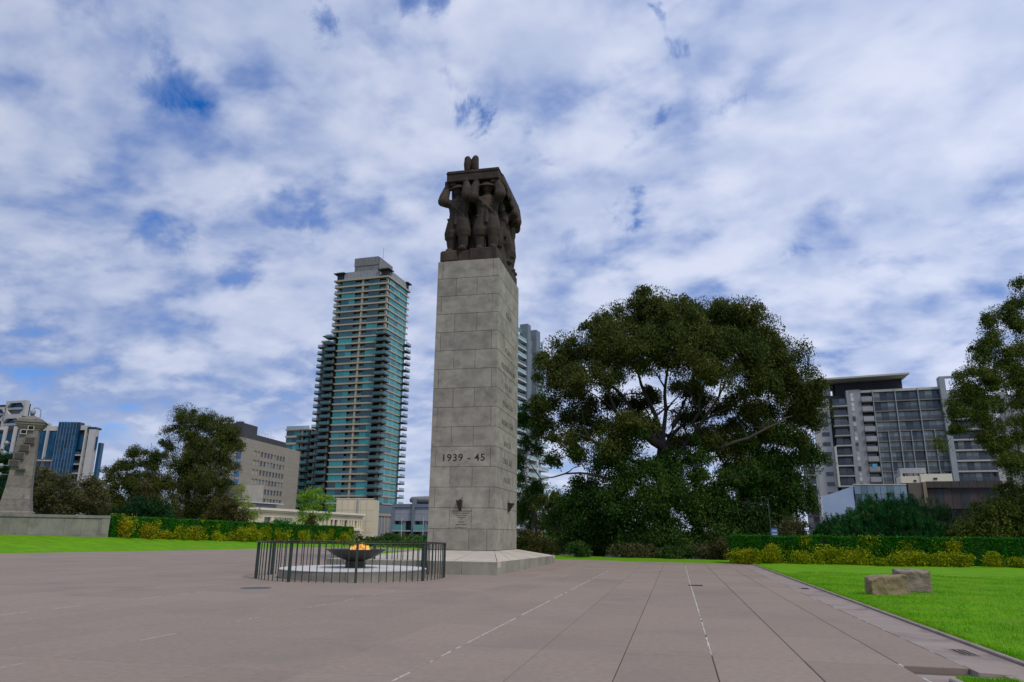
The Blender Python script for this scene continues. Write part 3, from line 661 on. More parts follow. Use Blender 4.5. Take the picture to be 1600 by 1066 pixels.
# bier: slab with frame and drape
sbox('bier',-8.43,-6.26,25.22,28.75,14.86,15.33,0.02); sbox('bier_moulding',-8.45,-6.24,25.19,28.78,15.19,15.24,0.01)
sbox('bier_beam',-8.30,-8.08,25.3,28.7,14.72,14.858,0.02); sbox('bier_beam',-6.62,-6.40,25.3,28.7,14.72,14.858,0.02)
dr=MB(); 
for i in range(13):
    u=i/12; y=0.5+3.0*u
    prof=[(1.12,3.93),(1.24,3.80),(1.30+0.05*math.sin(i*1.9),3.50),(1.36+0.07*math.sin(i*2.3+1),3.15-0.25*u),(1.30,3.05-0.3*u),(1.10,3.5),(1.0,3.9)]
    for p in prof: dr.v.append((p[0],y,p[1]))
for i in range(12):
    for j in range(7):
        j2=(j+1)%7; b=i*7; dr.f.append((b+j,b+j2,b+7+j2,b+7+j))
dr.f.append(tuple(range(7))); dr.f.append(tuple(12*7+j for j in range(7)))
dr.build('drape',M_bas,scu,smooth=True)
# the fallen man: boots upright at the front edge, legs, torso under a greatcoat, head with helmet
fm=MB()
for x in(-0.17,0.13):
    fm.tube([(x,0.62,3.93),(x,0.55,4.12),(x,0.50,4.34),(x,0.50,4.55),(x,0.53,4.63)],[0.12,0.125,0.13,0.125,0.07],12)
    fm.tube([(x,0.47,4.05),(x-.004,0.46,4.3),(x,0.47,4.55)],[0.11,0.13,0.11],12)
    capsule(fm,(x,0.66,4.06),(x,1.3,4.12),0.13,0.16); capsule(fm,(x,1.3,4.12),(x*1.1,2.0,4.10),0.17,0.19)
ellip(fm,(0,2.15,4.12),0.34,0.42,0.22); ellip(fm,(0,2.75,4.14),0.38,0.45,0.23); ellip(fm,(0,3.32,4.12),0.15,0.19,0.17); ellip(fm,(0,3.4,4.12),0.24,0.1,0.24)
for sx in(-1,1): capsule(fm,(0.36*sx,2.9,4.10),(0.42*sx,2.1,4.04),0.11,0.09)
for sx in(-1,1): capsule(fm,(0.40*sx,2.1,4.04),(0.36*sx,1.85,4.02),0.07,0.05)
link('fallen_soldier',rmesh(fm,'fallen_soldier',0.03,1),M_bas,scu,(-0.09,-0.06,-0.62),None,(1.12,1,1.16))

# ------------------------------------------------------------------ eternal flame: ring railing, round base, bowl
FC=(-8.18,18.03); FR=2.36; FH=0.865
M_rail=mat('railing_paint',(0.018,0.034,0.028),(0.035,0.055,0.045),scale=6,rough=0.55,rnd=0.2)
M_toprail=mat('rail_bronze',(0.035,0.024,0.017),(0.06,0.04,0.028),scale=6,rough=0.5,metal=0.3)
rl=thing('ring_railing','round dark green iron railing of thin bars enclosing the flame','railing',(FC[0],FC[1],0))
nb=84; thick={0,9,19,28,37,47,56,65,75}
mp_=MB().box(-.028,.028,-.028,.028,0.0,FH-.022).mesh('post'); mp_.materials.append(M_rail)
mbar=MB().box(-.0085,.0085,-.0085,.0085,0.0,FH-.022).mesh('bar'); mbar.materials.append(M_rail)
off=math.radians(258)
for i in range(nb):
    a=off+2*math.pi*i/nb; k=i in thick
    link('post' if k else 'bar',mp_ if k else mbar,None,rl,(FR*math.cos(a),FR*math.sin(a),0),(0,0,a))
MB().lathe([(FR-.033,FH-.021),(FR+.033,FH-.021),(FR+.038,FH-.008),(FR+.033,FH+.002),(FR-.033,FH+.002),(FR-.038,FH-.008),(FR-.033,FH-.021)],96)
tr=MB(); n=96
prof=[(FR-.033,FH-.021),(FR+.033,FH-.021),(FR+.038,FH-.008),(FR+.030,FH+.004),(FR-.030,FH+.004),(FR-.038,FH-.008)]
for j in range(n):
    t=2*math.pi*j/n
    for r,z in prof: tr.v.append((r*math.cos(t),r*math.sin(t),z))
for j in range(n):
    for i in range(6): a=j*6; b=((j+1)%n)*6; i2=(i+1)%6; tr.f.append((a+i,a+i2,b+i2,b+i))
tr.build('top_rail',M_toprail,rl)
br=thing('round_dais','low round stone base with pale top inside the ring railing','stone base',(FC[0]+0.05,FC[1],0))
M_white=granite('pale_granite',(0.56,0.54,0.51),(0.64,0.62,0.58),stain=(0.45,0.42,0.38),stscale=1.5,stamt=0.4)
nbk=14
for i in range(nbk):
    a0=2*math.pi*i/nbk+.0025+.1; a1=2*math.pi*(i+1)/nbk-.0025+.1; seg=6
    pts=[(1.84*math.cos(a0+(a1-a0)*j/seg),1.84*math.sin(a0+(a1-a0)*j/seg)) for j in range(seg+1)]+[(1.4*math.cos(a1-(a1-a0)*j/seg),1.4*math.sin(a1-(a1-a0)*j/seg)) for j in range(seg+1)]
    MB().prism(pts,-0.01,0.195).build('curb_stone',M_gran_base,br)
MB().lathe([(1.85,0.197),(1.855,0.215),(1.84,0.225),(0.01,0.232)],72).build('top_slab',M_white,br)
bw=thing('flame_bowl','wide black bronze bowl on a short round pedestal holding the flame','bowl',(FC[0]+0.08,FC[1],0.228))
MB().lathe([(0.255,0.0),(0.255,0.16),(0.235,0.18),(0.24,0.20)],36).build('pedestal',M_bronze,bw,smooth=False)
prof=[(0.0,0.165),(0.22,0.175),(0.42,0.24),(0.60,0.335),(0.755,0.447),(0.76,0.458),(0.735,0.458),(0.58,0.36),(0.40,0.28),(0.2,0.23),(0.0,0.22)]
MB().lathe([(max(r,0.002),z) for r,z in prof],56).build('bowl_shell',M_bronze,bw,smooth=True)
for i in range(4):
    a=2*math.pi*i/4+0.5; MB().lathe([(0.016,0),(0.016,0.012)],8).build('bolt',M_bronze,bw,(0.262*math.cos(a),0.262*math.sin(a),0.1),(0,R90,a))
# flame
mf=bpy.data.materials.new('flame'); mf.use_nodes=True; t=mf.node_tree; n=t.nodes; l=t.links; n.clear()
g=n.new('ShaderNodeNewGeometry'); nz=n.new('ShaderNodeTexNoise'); nz.inputs['Scale'].default_value=11; nz.inputs['Detail'].default_value=4; nz.inputs['Distortion'].default_value=1.2; l.new(g.outputs['Position'],nz.inputs['Vector'])
cr=n.new('ShaderNodeValToRGB'); cr.color_ramp.elements[0].position=0.38; cr.color_ramp.elements[0].color=(1.0,0.22,0.02,1); cr.color_ramp.elements[1].position=0.62; cr.color_ramp.elements[1].color=(1.0,0.58,0.14,1); l.new(nz.outputs[0],cr.inputs[0])
em=n.new('ShaderNodeEmission'); em.inputs[1].default_value=1.15; l.new(cr.outputs[0],em.inputs[0]); tp=n.new('ShaderNodeBsdfTransparent')
lw=n.new('ShaderNodeLayerWeight'); lw.inputs[0].default_value=0.45
mr=n.new('ShaderNodeMapRange'); l.new(nz.outputs[0],mr.inputs[0]); mr.inputs[1].default_value=0.36; mr.inputs[2].default_value=0.60
mu=n.new('ShaderNodeMath'); mu.operation='MULTIPLY'; l.new(mr.outputs[0],mu.inputs[0]); mi=n.new('ShaderNodeMath'); mi.operation='SUBTRACT'; mi.inputs[0].default_value=0.95; l.new(lw.outputs['Facing'],mi.inputs[1]); l.new(mi.outputs[0],mu.inputs[1]); mu.use_clamp=True
mx=n.new('ShaderNodeMixShader'); l.new(mu.outputs[0],mx.inputs[0]); l.new(tp.outputs[0],mx.inputs[1]); l.new(em.outputs[0],mx.inputs[2]); o_=n.new('ShaderNodeOutputMaterial'); l.new(mx.outputs[0],o_.inputs[0])
fl=MB(); r=random.Random(4)
for k in range(46):
    x=r.gauss(.05,.12); x=max(-.17,min(.28,x)); y=r.uniform(-.15,.15); hgt=r.uniform(.10,.22)*(1.25-abs(x-.07)*2.2)+.04; lean=r.uniform(-.05,.06)
    z_=r.uniform(0,.05)
    fl.tube([(x,y,z_),(x+lean*.3,y,z_+hgt*.3),(x+lean,y+r.uniform(-.03,.03),z_+hgt*.7),(x+lean*1.9,y,z_+hgt)],[.045,.075,.06,.02],9)
fm2=rmesh(fl,'flame',0.014,1); fm2.materials.append(mf)
o=link('flame',fm2,None,None,(FC[0]+0.08+0.06,FC[1],0.228+0.38),None,(.85,.85,.72)); tag(o,'orange eternal flame burning in the black bowl','flame')
# ------------------------------------------------------------------ buildings
def cm(n,a,b=None,**k): return mat(n,a,b,**{**dict(scale=0.5,rough=0.8,rnd=0.05,detail=6),**k})
def glass(n,c,rough=0.12,spec=0.8,**k): return mat(n,c,tuple(x*0.75 for x in c),scale=0.25,rough=rough,spec=spec,**{**dict(rnd=0.15),**k})
M_beige=cm('beige_band',(0.44,0.375,0.265),(0.50,0.43,0.32)); M_dark=cm('dark_slab',(0.045,0.047,0.045),(0.065,0.065,0.06))
M_room=cm('dark_room',(0.02,0.025,0.027),(0.05,0.055,0.055),rough=0.7)
GT=[glass('teal_glass_dark',(0.008,0.075,0.09)),glass('teal_glass_mid',(0.008,0.17,0.18)),glass('teal_glass_bright',(0.008,0.36,0.36)),glass('blue_glass_dark',(0.012,0.085,0.125))]
M_gpz=cm('louvre_grey',(0.24,0.26,0.31),(0.28,0.30,0.35)); M_side=[glass('side_glass',(0.035,0.40,0.42)),glass('side_glass_pale',(0.09,0.46,0.47)),glass('side_glass_deep',(0.02,0.22,0.25))]
M_balus=glass('balustrade_glass',(0.09,0.26,0.27),rnd=0.25); M_zinc=cm('zinc_cladding',(0.27,0.28,0.29),(0.34,0.35,0.36)); M_zinc2=cm('plant_cladding',(0.18,0.18,0.175),(0.24,0.24,0.23))
def seethru(m,fac):
    t=m.node_tree; n=t.nodes; l=t.links; b=n['Principled BSDF']; o=[x for x in n if x.type=='OUTPUT_MATERIAL'][0]
    tr=n.new('ShaderNodeBsdfTransparent'); ms=n.new('ShaderNodeMixShader'); ms.inputs[0].default_value=fac; l.new(b.outputs[0],ms.inputs[1]); l.new(tr.outputs[0],ms.inputs[2]); l.new(ms.outputs[0],o.inputs[0])
seethru(M_balus,.5)
M_mull=cm('mullion',(0.10,0.14,0.15))
class Bld:
    def __init__(s,name,label,A,ang,cat='building',group=None,base=-5.2):
        s.A=np.array(A,float); s.ang=math.radians(ang); s.base=base
        s.t=thing(name,label,cat,(A[0],A[1],base),s.ang,group); s.u=np.array([math.cos(s.ang),math.sin(s.ang)]); s.v=np.array([-s.u[1],s.u[0]])
    def f(s,px,py,y=0.0):
        """point of the facade plane (local x, local z) seen at a pixel"""
        d=ray(px,py); k=((s.A[:2]+s.v*y)@s.v)/(d[:2]@s.v); p=np.array([0,0,EYE])+d*k
        return (p[:2]-s.A[:2])@s.u, p[2]-s.base
    def g(s,px,py,x=0.0):
        """point of the side plane (local y, local z)"""
        q=s.A[:2]+s.u*x; d=ray(px,py); k=(q@s.u)/(d[:2]@s.u); p=np.array([0,0,EYE])+d*k
        return (p[:2]-s.A[:2])@s.v, p[2]-s.base
    def b(s,name,x0,x1,y0,y1,z0,z1,m,parent=None): return bx(name,parent or s.t,x0,x1,y0,y1,z0,z1,m)
def fac_ang(x1,y1,x2,y2,D):
    A=P(x1,y1,D); d=ray(x2,y2); k=(A[2]-EYE)/d[2]; B=np.array([0,0,EYE])+d*k
    return A,math.degrees(math.atan2(B[1]-A[1],B[0]-A[0])),np.hypot(*(B-A)[:2])
R=random.Random(21)
# --- green glass apartment tower
A,_,_=fac_ang(524.3,439,606,430.7,310); A=np.array([-146.6,285.0,A[2]])
T_=Bld('apartment_tower','tall green glass apartment tower with beige floor bands and stepped left shoulders',A,-4.3)
W=26.5; DP=22.0; H=T_.f(606,431)[1]; HB=T_.f(590,785)[1]; NF=33; FHt=(H-HB)/NF
def xcols(px): return T_.f(px,600)[0]
T_.b('core_wall',0.6,W-0.8,1.9,DP-0.6,0,H-0.3,M_room)
T_.b('roof_slab',-0.5,W+0.6,-0.6,DP+0.5,H-0.75,H,M_beige)
mull=MB(); npane=0
for k in range(NF):
    zt=H-0.9-k*FHt if k else H-0.9; z0=H-(k+1)*FHt; low=k>=8
    T_.b('floor_band',-0.2 if not low else 3.2,W-(3.6 if low else 0.0),-0.25,1.9,z0-0.68,z0,M_beige)
    T_.b('floor_band',W-0.0 if not low else W-0.25,W+0.35 if not low else W+0.3,-0.25 if not low else 3.0,DP,z0-0.7 if not low else z0-.6,z0,M_beige)
    wz0,wz1=z0,z0+FHt-0.69
    pat=R.random()
    gl=R.choice([1,2,2,0,3,1,0]); gr_=R.choice([1,0,3,0,2,1])
    # left glazed bay, centre recess with pier, right glazed bay
    for (xa,xb,g_,yy,sp) in ((3.6,7.4,gl,0.05,0),(7.45,10.3,gl if pat<.6 else R.choice([0,1,2]),0.05,0),(10.4,13.6,R.choice([0,3]),1.2,1),(14.6,17.0,R.choice([0,3]),1.2,1),(17.1,20.0,gr_,0.05,0),(20.05,22.4,gr_ if pat>.4 else R.choice([1,2]),0.05,0)):
        T_.b('window',xa,xb,yy,yy+0.12,wz0,wz1,GT[g_])
        n=3
        for j in range(1,n+1): mull.box(xa+(xb-xa)*j/n-.05,xa+(xb-xa)*j/n+.02,yy-.05,yy-.003,wz0,wz1)
        if sp: mull.box(xa,xb,-.12,-.08,wz0+1.02,wz0+1.1)
    for (xa,xb) in((10.4,13.6),(14.6,17.0)): T_.b('balustrade',xa,xb,-0.1,-0.04,wz0,wz0+1.0,M_balus)
    T_.b('pier',13.65,14.5,-0.05,1.2,wz0,wz1+0.02,M_beige)
    # corner balconies
    if low:
        T_.b('balcony',-2.0,3.15,-1.7,1.9,z0-0.55,z0-0.05,M_dark); T_.b('balcony',W-3.55,W+1.5,-1.7,2.95,z0-0.55,z0-0.05,M_dark)
        for (xa,xb) in((-2.0,3.1),(W-3.5,W+1.45)): mull.box(xa,xb,-1.68,-1.6,z0+1.05,z0+1.12); 
        T_.b('balustrade',-2.0,3.1,-1.66,-1.6,z0-.04,z0+1.04,M_balus); T_.b('balustrade',W-3.5,W+1.45,-1.66,-1.6,z0-.04,z0+1.04,M_balus)
        T_.b('balustrade',W+1.4,W+1.46,-1.59,2.9,z0-.04,z0+1.04,M_balus)
        T_.b('balcony',W+0.35,W+1.9,DP-4,DP+1.2,z0-0.5,z0-0.05,M_dark); T_.b('balustrade',W+1.8,W+1.87,DP-4,DP+1.2,z0-.04,z0+1.0,M_balus)
    else:
        T_.b('balustrade',0.0,3.3,-0.2,-0.14,z0,z0+1.0,M_balus); T_.b('balustrade',W-3.6,W-0.1,-0.2,-0.14,z0,z0+1.0,M_balus)
    T_.b('pier',W-1.0,W-0.15,0.2,1.5,wz0,wz1+0.02,M_beige); T_.b('pier',0.9,1.7,0.6,1.8,wz0,wz1,M_beige)
    # right side glazing
    for (ya,yb) in((2.2,7.0),(7.05,12.0),(12.05,17.0),(17.05,DP-1.5)):
        T_.b('window',W-0.12,W,ya,yb,wz0,wz1,M_side[R.choice([0,0,0,1,2])])
        for j in range(1,5): mull.box(W+.003,W+.06,ya+(yb-ya)*j/5-.05,ya+(yb-ya)*j/5+.05,wz0,wz1)
stuff(mull.build('mullions',M_mull,T_.t))
T_.b('podium_glass',3,W+0.2,0.5,DP,HB-4.2,HB-0.87,GT[0])
T_.b('podium_band',10,W+0.3,0.0,DP,HB-5.3,HB-4.25,M_beige)
for i in range(8): T_.b('louvre_panel',13+i*1.75,14.2+i*1.75,0.4,0.8,0,HB-5.35,M_zinc)
T_.b('podium_wall',12.8,W-.6,0.82,DP,0,HB-5.35,M_beige)
for i in range(7): T_.b('louvre_panel',W-.59,W-.1,1.0+i*3,3.0+i*3,0,HB-5.35,M_gpz); T_.b('podium_column',W-.59,W+.1,3.1+i*3,3.9+i*3,0,HB-5.35,M_beige)
# roof: parapet screens, pavilions with dark canopies, plant room, mast
for i in range(11): T_.b('screen_panel',4.2+i*1.62,4.2+i*1.62+1.56,0.2,0.5,H+0.05,H+3.6,M_zinc)
for i in range(11): T_.b('screen_panel',W-0.5,W-0.2,3.3+i*1.45,3.3+i*1.45+1.4,H+.05,H+3.4,M_zinc)
for (xa,xb,ya,yb) in((0,4.0,-.2,4),(W-4.3,W-0.1,-.2,3.2),(W-3,W+.2,DP-3,DP+0.2)):
    T_.b('pavilion',xa+.5,xb-.4,ya+.6,yb-.4,H,H+3.0,M_room); T_.b('canopy',xa-.8,xb+.9,ya-.8,yb+.6,H+3.05,H+3.35,M_dark); T_.b('canopy_top',xa+.2,xb-.2,ya+.4,yb-.4,H+3.36,H+4.0,M_dark)
for i in range(7): T_.b('plant_panel',7.0+i*1.72,7.0+i*1.72+1.66,4.0,4.3,H+3.2,H+7.6,M_zinc2); T_.b('plant_panel',6.8+i*1.76,6.8+i*1.76+1.70,3.8,4.1,H+7.65,H+11.6,M_zinc2)
for i in range(7): T_.b('plant_panel',19.1,19.4,4.4+i*1.9,4.4+i*1.9+1.84,H+3.2,H+11.4,M_zinc2)
T_.b('plant_core',7.1,19.05,4.35,17.5,H,H+11.3,M_room)
MB().tube([(18.6,9,H+11.3),(18.6,9,H+17.5)],.09,5).build('mast',M_zinc,T_.t)
# shoulder blocks to the left
def shoulder(x0,x1,y0,top,dk,lab,nm='floor_band'):
    nf=int((top-2)/FHt)
    T_.b('shoulder_core',x0+.4,x1-.05,y0+1.4,DP-.8,0,top-.3,M_room)
    T_.b('shoulder_roof',x0-.3,x1,y0-.3,DP,top-.7,top,M_beige)
    for k in range(nf):
        z0=top-(k+1)*FHt
        if z0<1: break
        if dk:
            T_.b('balcony',x0-1.2,x1-.3,y0-1.2,y0+1.3,z0-.55,z0-.08,M_dark); T_.b('balustrade',x0-1.2,x1-.3,y0-1.17,y0-1.1,z0-.07,z0+1.0,M_balus)
            T_.b('window',x0+1.1,x1-1.0,y0+1.1,y0+1.38,z0,z0+FHt-.9,GT[R.choice([0,1,3,0])]); T_.b('pier',x0+.2,x0+.9,y0,y0+1.0,z0,z0+FHt-.6,M_beige)
        else:
            T_.b('floor_band',x0-.2,x1-.0,y0-.25,y0+1.3,z0-.85,z0,M_beige)
            xm=(x0+x1)/2
            for (a,b_) in((x0,xm-.05),(xm+.05,x1)): T_.b('window',a+.1,b_,y0+.1,y0+.3,z0,z0+FHt-.87,GT[R.choice([0,1,2,3,1])])
hs2=T_.f(510,533.5,2.0)[1]; hs3=T_.f(465,671,0)[1]
xl=T_.f(496,600)[0]; xl3=T_.f(447,720)[0]
shoulder(xl,xl*0.32,1.0,hs2,True,'b'); shoulder(xl*0.32+.05,0.2,2.5,hs2+0.2-FHt*2,True,'c')
shoulder(xl-5.4,xl-.9,-1.2,hs3,True,'d'); shoulder(xl3,xl-5.6,-1.8,hs3,False,'e')
T_.b('shoulder_canopy',xl+.3,xl+4.5,.5,5,hs2+1.9,hs2+2.2,M_dark)
T_.b('roof_railing',xl3,xl-1,-1.9,-1.82,hs3+.02,hs3+1.2,M_balus)
# --- apartment block at the right
M_conc=cm('apartment_concrete',(0.36,0.36,0.355),(0.43,0.425,0.42),stain=(0.2,0.2,0.195),stscale=0.15,stamt=0.5); M_conc2=cm('pale_panel',(0.47,0.45,0.44),(0.53,0.51,0.49),rnd=0.03)
M_fin=cm('fin_concrete',(0.30,0.33,0.335),(0.36,0.385,0.39)); M_brownedge=cm('slab_edge',(0.22,0.195,0.165),(0.27,0.24,0.20)); M_white=cm('white_soffit',(0.55,0.53,0.47),(0.6,0.58,0.52))
GW=[glass('flat_glass_dark',(0.035,0.055,0.08)),glass('flat_glass_grey',(0.20,0.25,0.27)),glass('curtained_glass',(0.50,0.56,0.50)),glass('curtained_glass_pale',(0.68,0.72,0.66))]
M_rail2=glass('grey_balustrade',(0.075,0.09,0.105),rough=0.3,rnd=0.3); seethru(M_rail2,.62); M_navy=cm('dark_penthouse',(0.035,0.035,0.05),(0.045,0.045,0.06))
A=P(1343.6,610.5,170); B_=Bld('apartment_block','concrete apartment block with a grid of balconies and an overhanging white roof',A,-7.0)
def bxp(px,y=0,py=620): return B_.f(px,py,y)[0]
Hb=B_.f(1343.6,610.5)[1]; x1=bxp(1345); x2=bxp(1363); x3=bxp(1398); x4=bxp(1434); x5=bxp(1470)
rowz=[B_.f(1400,y)[1] for y in (610,625.5,641.5,657.5,673,690,706,722,737.5,753.5,769)]
pit=(rowz[0]-rowz[-1])/10
B_.b('body',bxp(1283),bxp(1545),1.95,14,0,Hb-.6,M_room)
B_.b('parapet',x1,x5,-0.15,1.9,Hb-.55,Hb,M_white)
pn=0
for k in range(14):
    zt=Hb-.6-k*pit; z0=zt-pit
    if z0<1: break
    # column with solid balustrades
    B_.b('balcony_slab',x1,x2-.2,-.5,1.8,z0,z0+.2,M_brownedge); B_.b('balcony_front',x1,x2-.2,-.6,-.45,z0+.2,z0+1.35,M_conc)
    B_.b('window',x1+.1,x2-.3,1.7,1.9,z0+.25,zt-.05,GW[R.choice([0,1,2])])
    cols=[(x2,x3),(x3,x4),(x4,x5)] if k<4 else [(x2,(x2+x3)/2),((x2+x3)/2,x3),(x3,(x3+x4)/2),((x3+x4)/2,x4),(x4,(x4+x5)/2),((x4+x5)/2,x5)]
    B_.b('balcony_slab',x2,x5-.1,-.15,1.65,z0,z0+.22,M_brownedge)
    for a,b_ in cols:
        n=3 if k<4 else 2
        for j in range(n):
            aa=a+.2+(b_-a-.25)*j/n; bb=a+.2+(b_-a-.25)*(j+1)/n-.05
            B_.b('window',aa,bb,0.8,1.0,z0+.25,zt-.05,GW[R.choice([0,1,2,2,3,3]) if k>2 else R.choice([0,1,1,2,3])])
        B_.b('balustrade',a+.2,b_-.05,-.1,-.04,z0+.24,z0+1.25,M_rail2)
        if R.random()<.35: B_.b('divider',(a+b_)/2-.3,(a+b_)/2-.18,.4,1.5,z0+.24,zt-.3,M_fin)
        if k>=4 and a not in (x2,x3,x4): B_.b('fin',a-.0,a+.16,-.32,1.6,z0+.0,zt+.0,M_fin)
for a in (x2,x3,x4): B_.b('tall_fin',a-.0,a+.18,-.38,1.6,0,Hb-.1,M_fin)
# concrete stair panel with a ladder of small windows
xa,xb_=bxp(1326),bxp(1344.5); B_.b('stair_wall',xa,xb_,-.1,1.8,0,Hb+.25,M_conc); B_.b('stair_fin',xa-.55,xa,-.5,1.8,0,Hb+.1,M_fin)
for k in range(13): 
    zt=Hb-.5-k*pit; B_.b('stair_window',bxp(1328.5),bxp(1333),-.16,-.102,zt-pit*.85,zt-.1-pit*.4,GW[R.choice([0,1,3])]); B_.b('stair_window',bxp(1328.5),bxp(1333),-.16,-.102,zt-pit*.38,zt-.1,GW[R.choice([0,2,3])])
# left bays
xc,xd=bxp(1300),xa-.6
for k in range(13):
    zt=Hb-1.5-k*pit; z0=zt-pit; 
    if z0<1: break
    B_.b('bay_slab',xc-.3,xd,-1.2,1.7,z0,z0+.3,M_conc2 if k in(4,6,8) else M_conc)
    B_.b('window',xc+.1,(xc+xd)/2-.03,1.5,1.9,z0+.32,zt-.02,GW[R.choice([0,0,1,2])]); B_.b('window',(xc+xd)/2+.03,xd-.1,1.5,1.9,z0+.32,zt-.02,GW[R.choice([0,1,2])])
    B_.b('balustrade',xc-.2,xd,-1.1,-1.04,z0+.32,z0+1.25,M_rail2)
B_.b('bay_frame',xc-.75,xc-.3,-1.3,1.8,Hb-1.5-9.0*pit,Hb-1.5-5*pit,M_white)
B_.b('bay_frame',xc-.75,xc-.3,-1.3,1.8,0,Hb-1.5-9.7*pit,M_white)
# pale left wall with small windows
xe,xf=bxp(1268),xc-.8
B_.b('pale_wall',xe,xf,.6,1.9,0,Hb-1.5,M_conc2)
for k in range(13):
    zt=Hb-2.6-k*pit
    for j in(0,1): B_.b('small_window',bxp(1279)+j*.85,bxp(1279)+j*.85+.8,.52,.597,zt-.95,zt,GW[0])
# tall pillar frame and right section
xp=x5; B_.b('pillar',xp-.1,xp+1.05,-1.2,1.5,0,Hb+2.2,M_fin); B_.b('pillar_beam',xp+1.06,bxp(1545)+.2,-1.2,-.4,Hb+1.75,Hb+2.2,M_fin)
xq,xr=xp+1.1,bxp(1540)
for k in range(13):
    zt=Hb-.6-k*pit-0.25; z0=zt-pit
    if z0<1: break
    B_.b('balcony_slab',xq,xr,-.5,1.65,z0,z0+.35,M_conc2)
    n=6
    for j in range(n): B_.b('window',xq+(xr-xq)*j/n,xq+(xr-xq)*(j+1)/n-.08,1.7,1.9,z0+.37,zt-.02,GW[R.choice([0,0,1,2,2,3])])
    B_.b('balustrade',xq,xr,-.45,-.39,z0+.37,z0+1.3,M_rail2)
B_.b('end_wall',xr,bxp(1550),-.55,3,0,Hb-5,M_conc2)
# roof
B_.b('penthouse',bxp(1308),bxp(1416),3.2,12,Hb-.4,Hb+3.0,M_navy); xz0,xz1=bxp(1262),bxp(1424)
MB().prism([(xz0,-1.5),(xz1,-1.5),(xz1-1,13),(xz0,13)],[Hb+2.75,Hb+3.1,Hb+3.2,Hb+2.2],[Hb+3.15,Hb+3.5,Hb+3.6,Hb+2.6]).build('overhanging_roof',M_white,B_.t)
B_.b('roof_soffit_wall',bxp(1266),bxp(1300),3,10,Hb-1.5,Hb+2.3,M_conc2)
for px in(1335,1363): 
    q=bxp(px); MB().tube([(q,4,Hb+3.2),(q,4,Hb+4.6)],.03,4).build('aerial',M_fin,B_.t)
bt=bx('beach_towel',None,0,0.9,-0.03,0,0,0.75,mat('towel',(0.03,0.35,0.65),(0.25,0.5,0.7),scale=6,rough=.9)); q=B_.f(1363.5,728,-.62); wp=B_.A[:2]+B_.u*q[0]+B_.v*(-.62); bt.location=(wp[0],wp[1],q[1]+B_.base-.3); bt.rotation_euler=(0,0,B_.ang); tag(bt,'bright blue towel hung over a balcony front of the concrete apartment block','towel')
# crane behind
cp=P(1266,610,260); cr_=thing('tower_crane','blue and white tower crane jib rising behind the big gum tree and the white roof','crane',(cp[0],cp[1],-5))
M_cr=mat('crane_paint',(0.10,0.25,0.42),rough=.5); zt=P(1266,585,260)[2]+5; zz=P(1269,548,260)[2]+5
cmb_=MB(); 
for s in(-.6,.6): cmb_.tube([(s,0,0),(s,0,zt)],.12,4); cmb_.tube([(s*.5-.4,0,zt),(s*.3+1.3,0,zz)],.12,4)
for i in range(9): z=zt+(zz-zt)*i/9; cmb_.tube([(-.6+.17*i,0,z),(0.0+.15*i,0,z+(zz-zt)/9)],.08,4)
cmb_.build('lattice',M_cr,cr_); MB().box(-1,1,-1,1,zt-2,zt).build('cab',mat('crane_white',(.6,.62,.62),rough=.5),cr_); MB().tube([(1.3,0,zz),(2.2,0,zz-3),(2.1,0,zz-6)],.05,4).build('cable',M_fin,cr_)
# --- tower half hidden behind the pillar
A=P(800,507,255); C_=Bld('apartment_tower','pale grey and green glass tower half hidden behind the granite pillar',A,79)
M_pale=cm('pale_balcony',(0.50,0.52,0.53),(0.58,0.6,0.61)); M_bluefin=cm('blue_grey_fin',(0.16,0.19,0.23),(0.19,0.22,0.26)); M_pg=[glass('pale_green_glass',(0.20,0.40,0.38)),glass('mid_green_glass',(0.10,0.27,0.26)),glass('grey_panel',(0.30,0.33,0.36),rough=.5)]
Hc=C_.f(800,509)[1]; xe=C_.f(849,541)[0]; cx=lambda px,py=560: C_.f(px,py)[0]
C_.b('body',-4,xe,1.5,16,0,Hc-.5,M_room); nf=26; ph=3.1
for k in range(nf):
    zt=Hc-1.0-k*ph; z0=zt-ph
    if z0<0: break
    lower=k>=12
    C_.b('balcony_slab',-2,cx(817)-.1,-1.6,1.4,z0-.25,z0+.3,M_pale); C_.b('balustrade',-2,cx(817)-.1,-1.6,-1.5,z0+.3,z0+1.3,M_balus if k%2 else M_pg[0])
    C_.b('window',-1,cx(817)-.2,1.2,1.45,z0+.35,zt-.3,GW[R.choice([0,1,0])])
    if not lower:
        for j,(a,b_) in enumerate(((cx(822.5),cx(827)),(cx(827.2),cx(831)))): C_.b('window',a,b_,0,.2,z0+1.1,zt,M_pg[R.choice([0,1,0])]); C_.b('spandrel',a,b_,0,.2,z0,z0+1.05,M_pg[2])
        C_.b('window',cx(837.5),xe,0,.2,z0+.9,zt,M_pg[1]); C_.b('spandrel',cx(837.5),xe,0,.2,z0,z0+.85,M_pg[2]) 
    else:
        C_.b('balcony_slab',cx(821),xe+2,-1.4,1.2,z0-.25,z0+.3,M_pale); C_.b('balustrade',cx(821),xe+2,-1.4,-1.3,z0+.3,z0+1.3,M_pg[0]); C_.b('window',cx(821),xe,1.0,1.3,z0+.35,zt-.3,GW[R.choice([0,1,2])])
for a,b_,d in((817,822,3.5),(831,837,3.5)): C_.b('tall_fin',cx(a),cx(b_),-1.9,1.3,Hc-46,Hc+d,M_bluefin)
C_.b('white_column',cx(819.5),cx(821),-1.5,1.2,0,Hc-46,M_pale); C_.b('white_column',cx(834),cx(836),-1.5,1.2,0,Hc-46,M_pale)
C_.b('roof_glass',-2,xe,.2,.3,Hc-.45,Hc+1.2,M_pg[0])
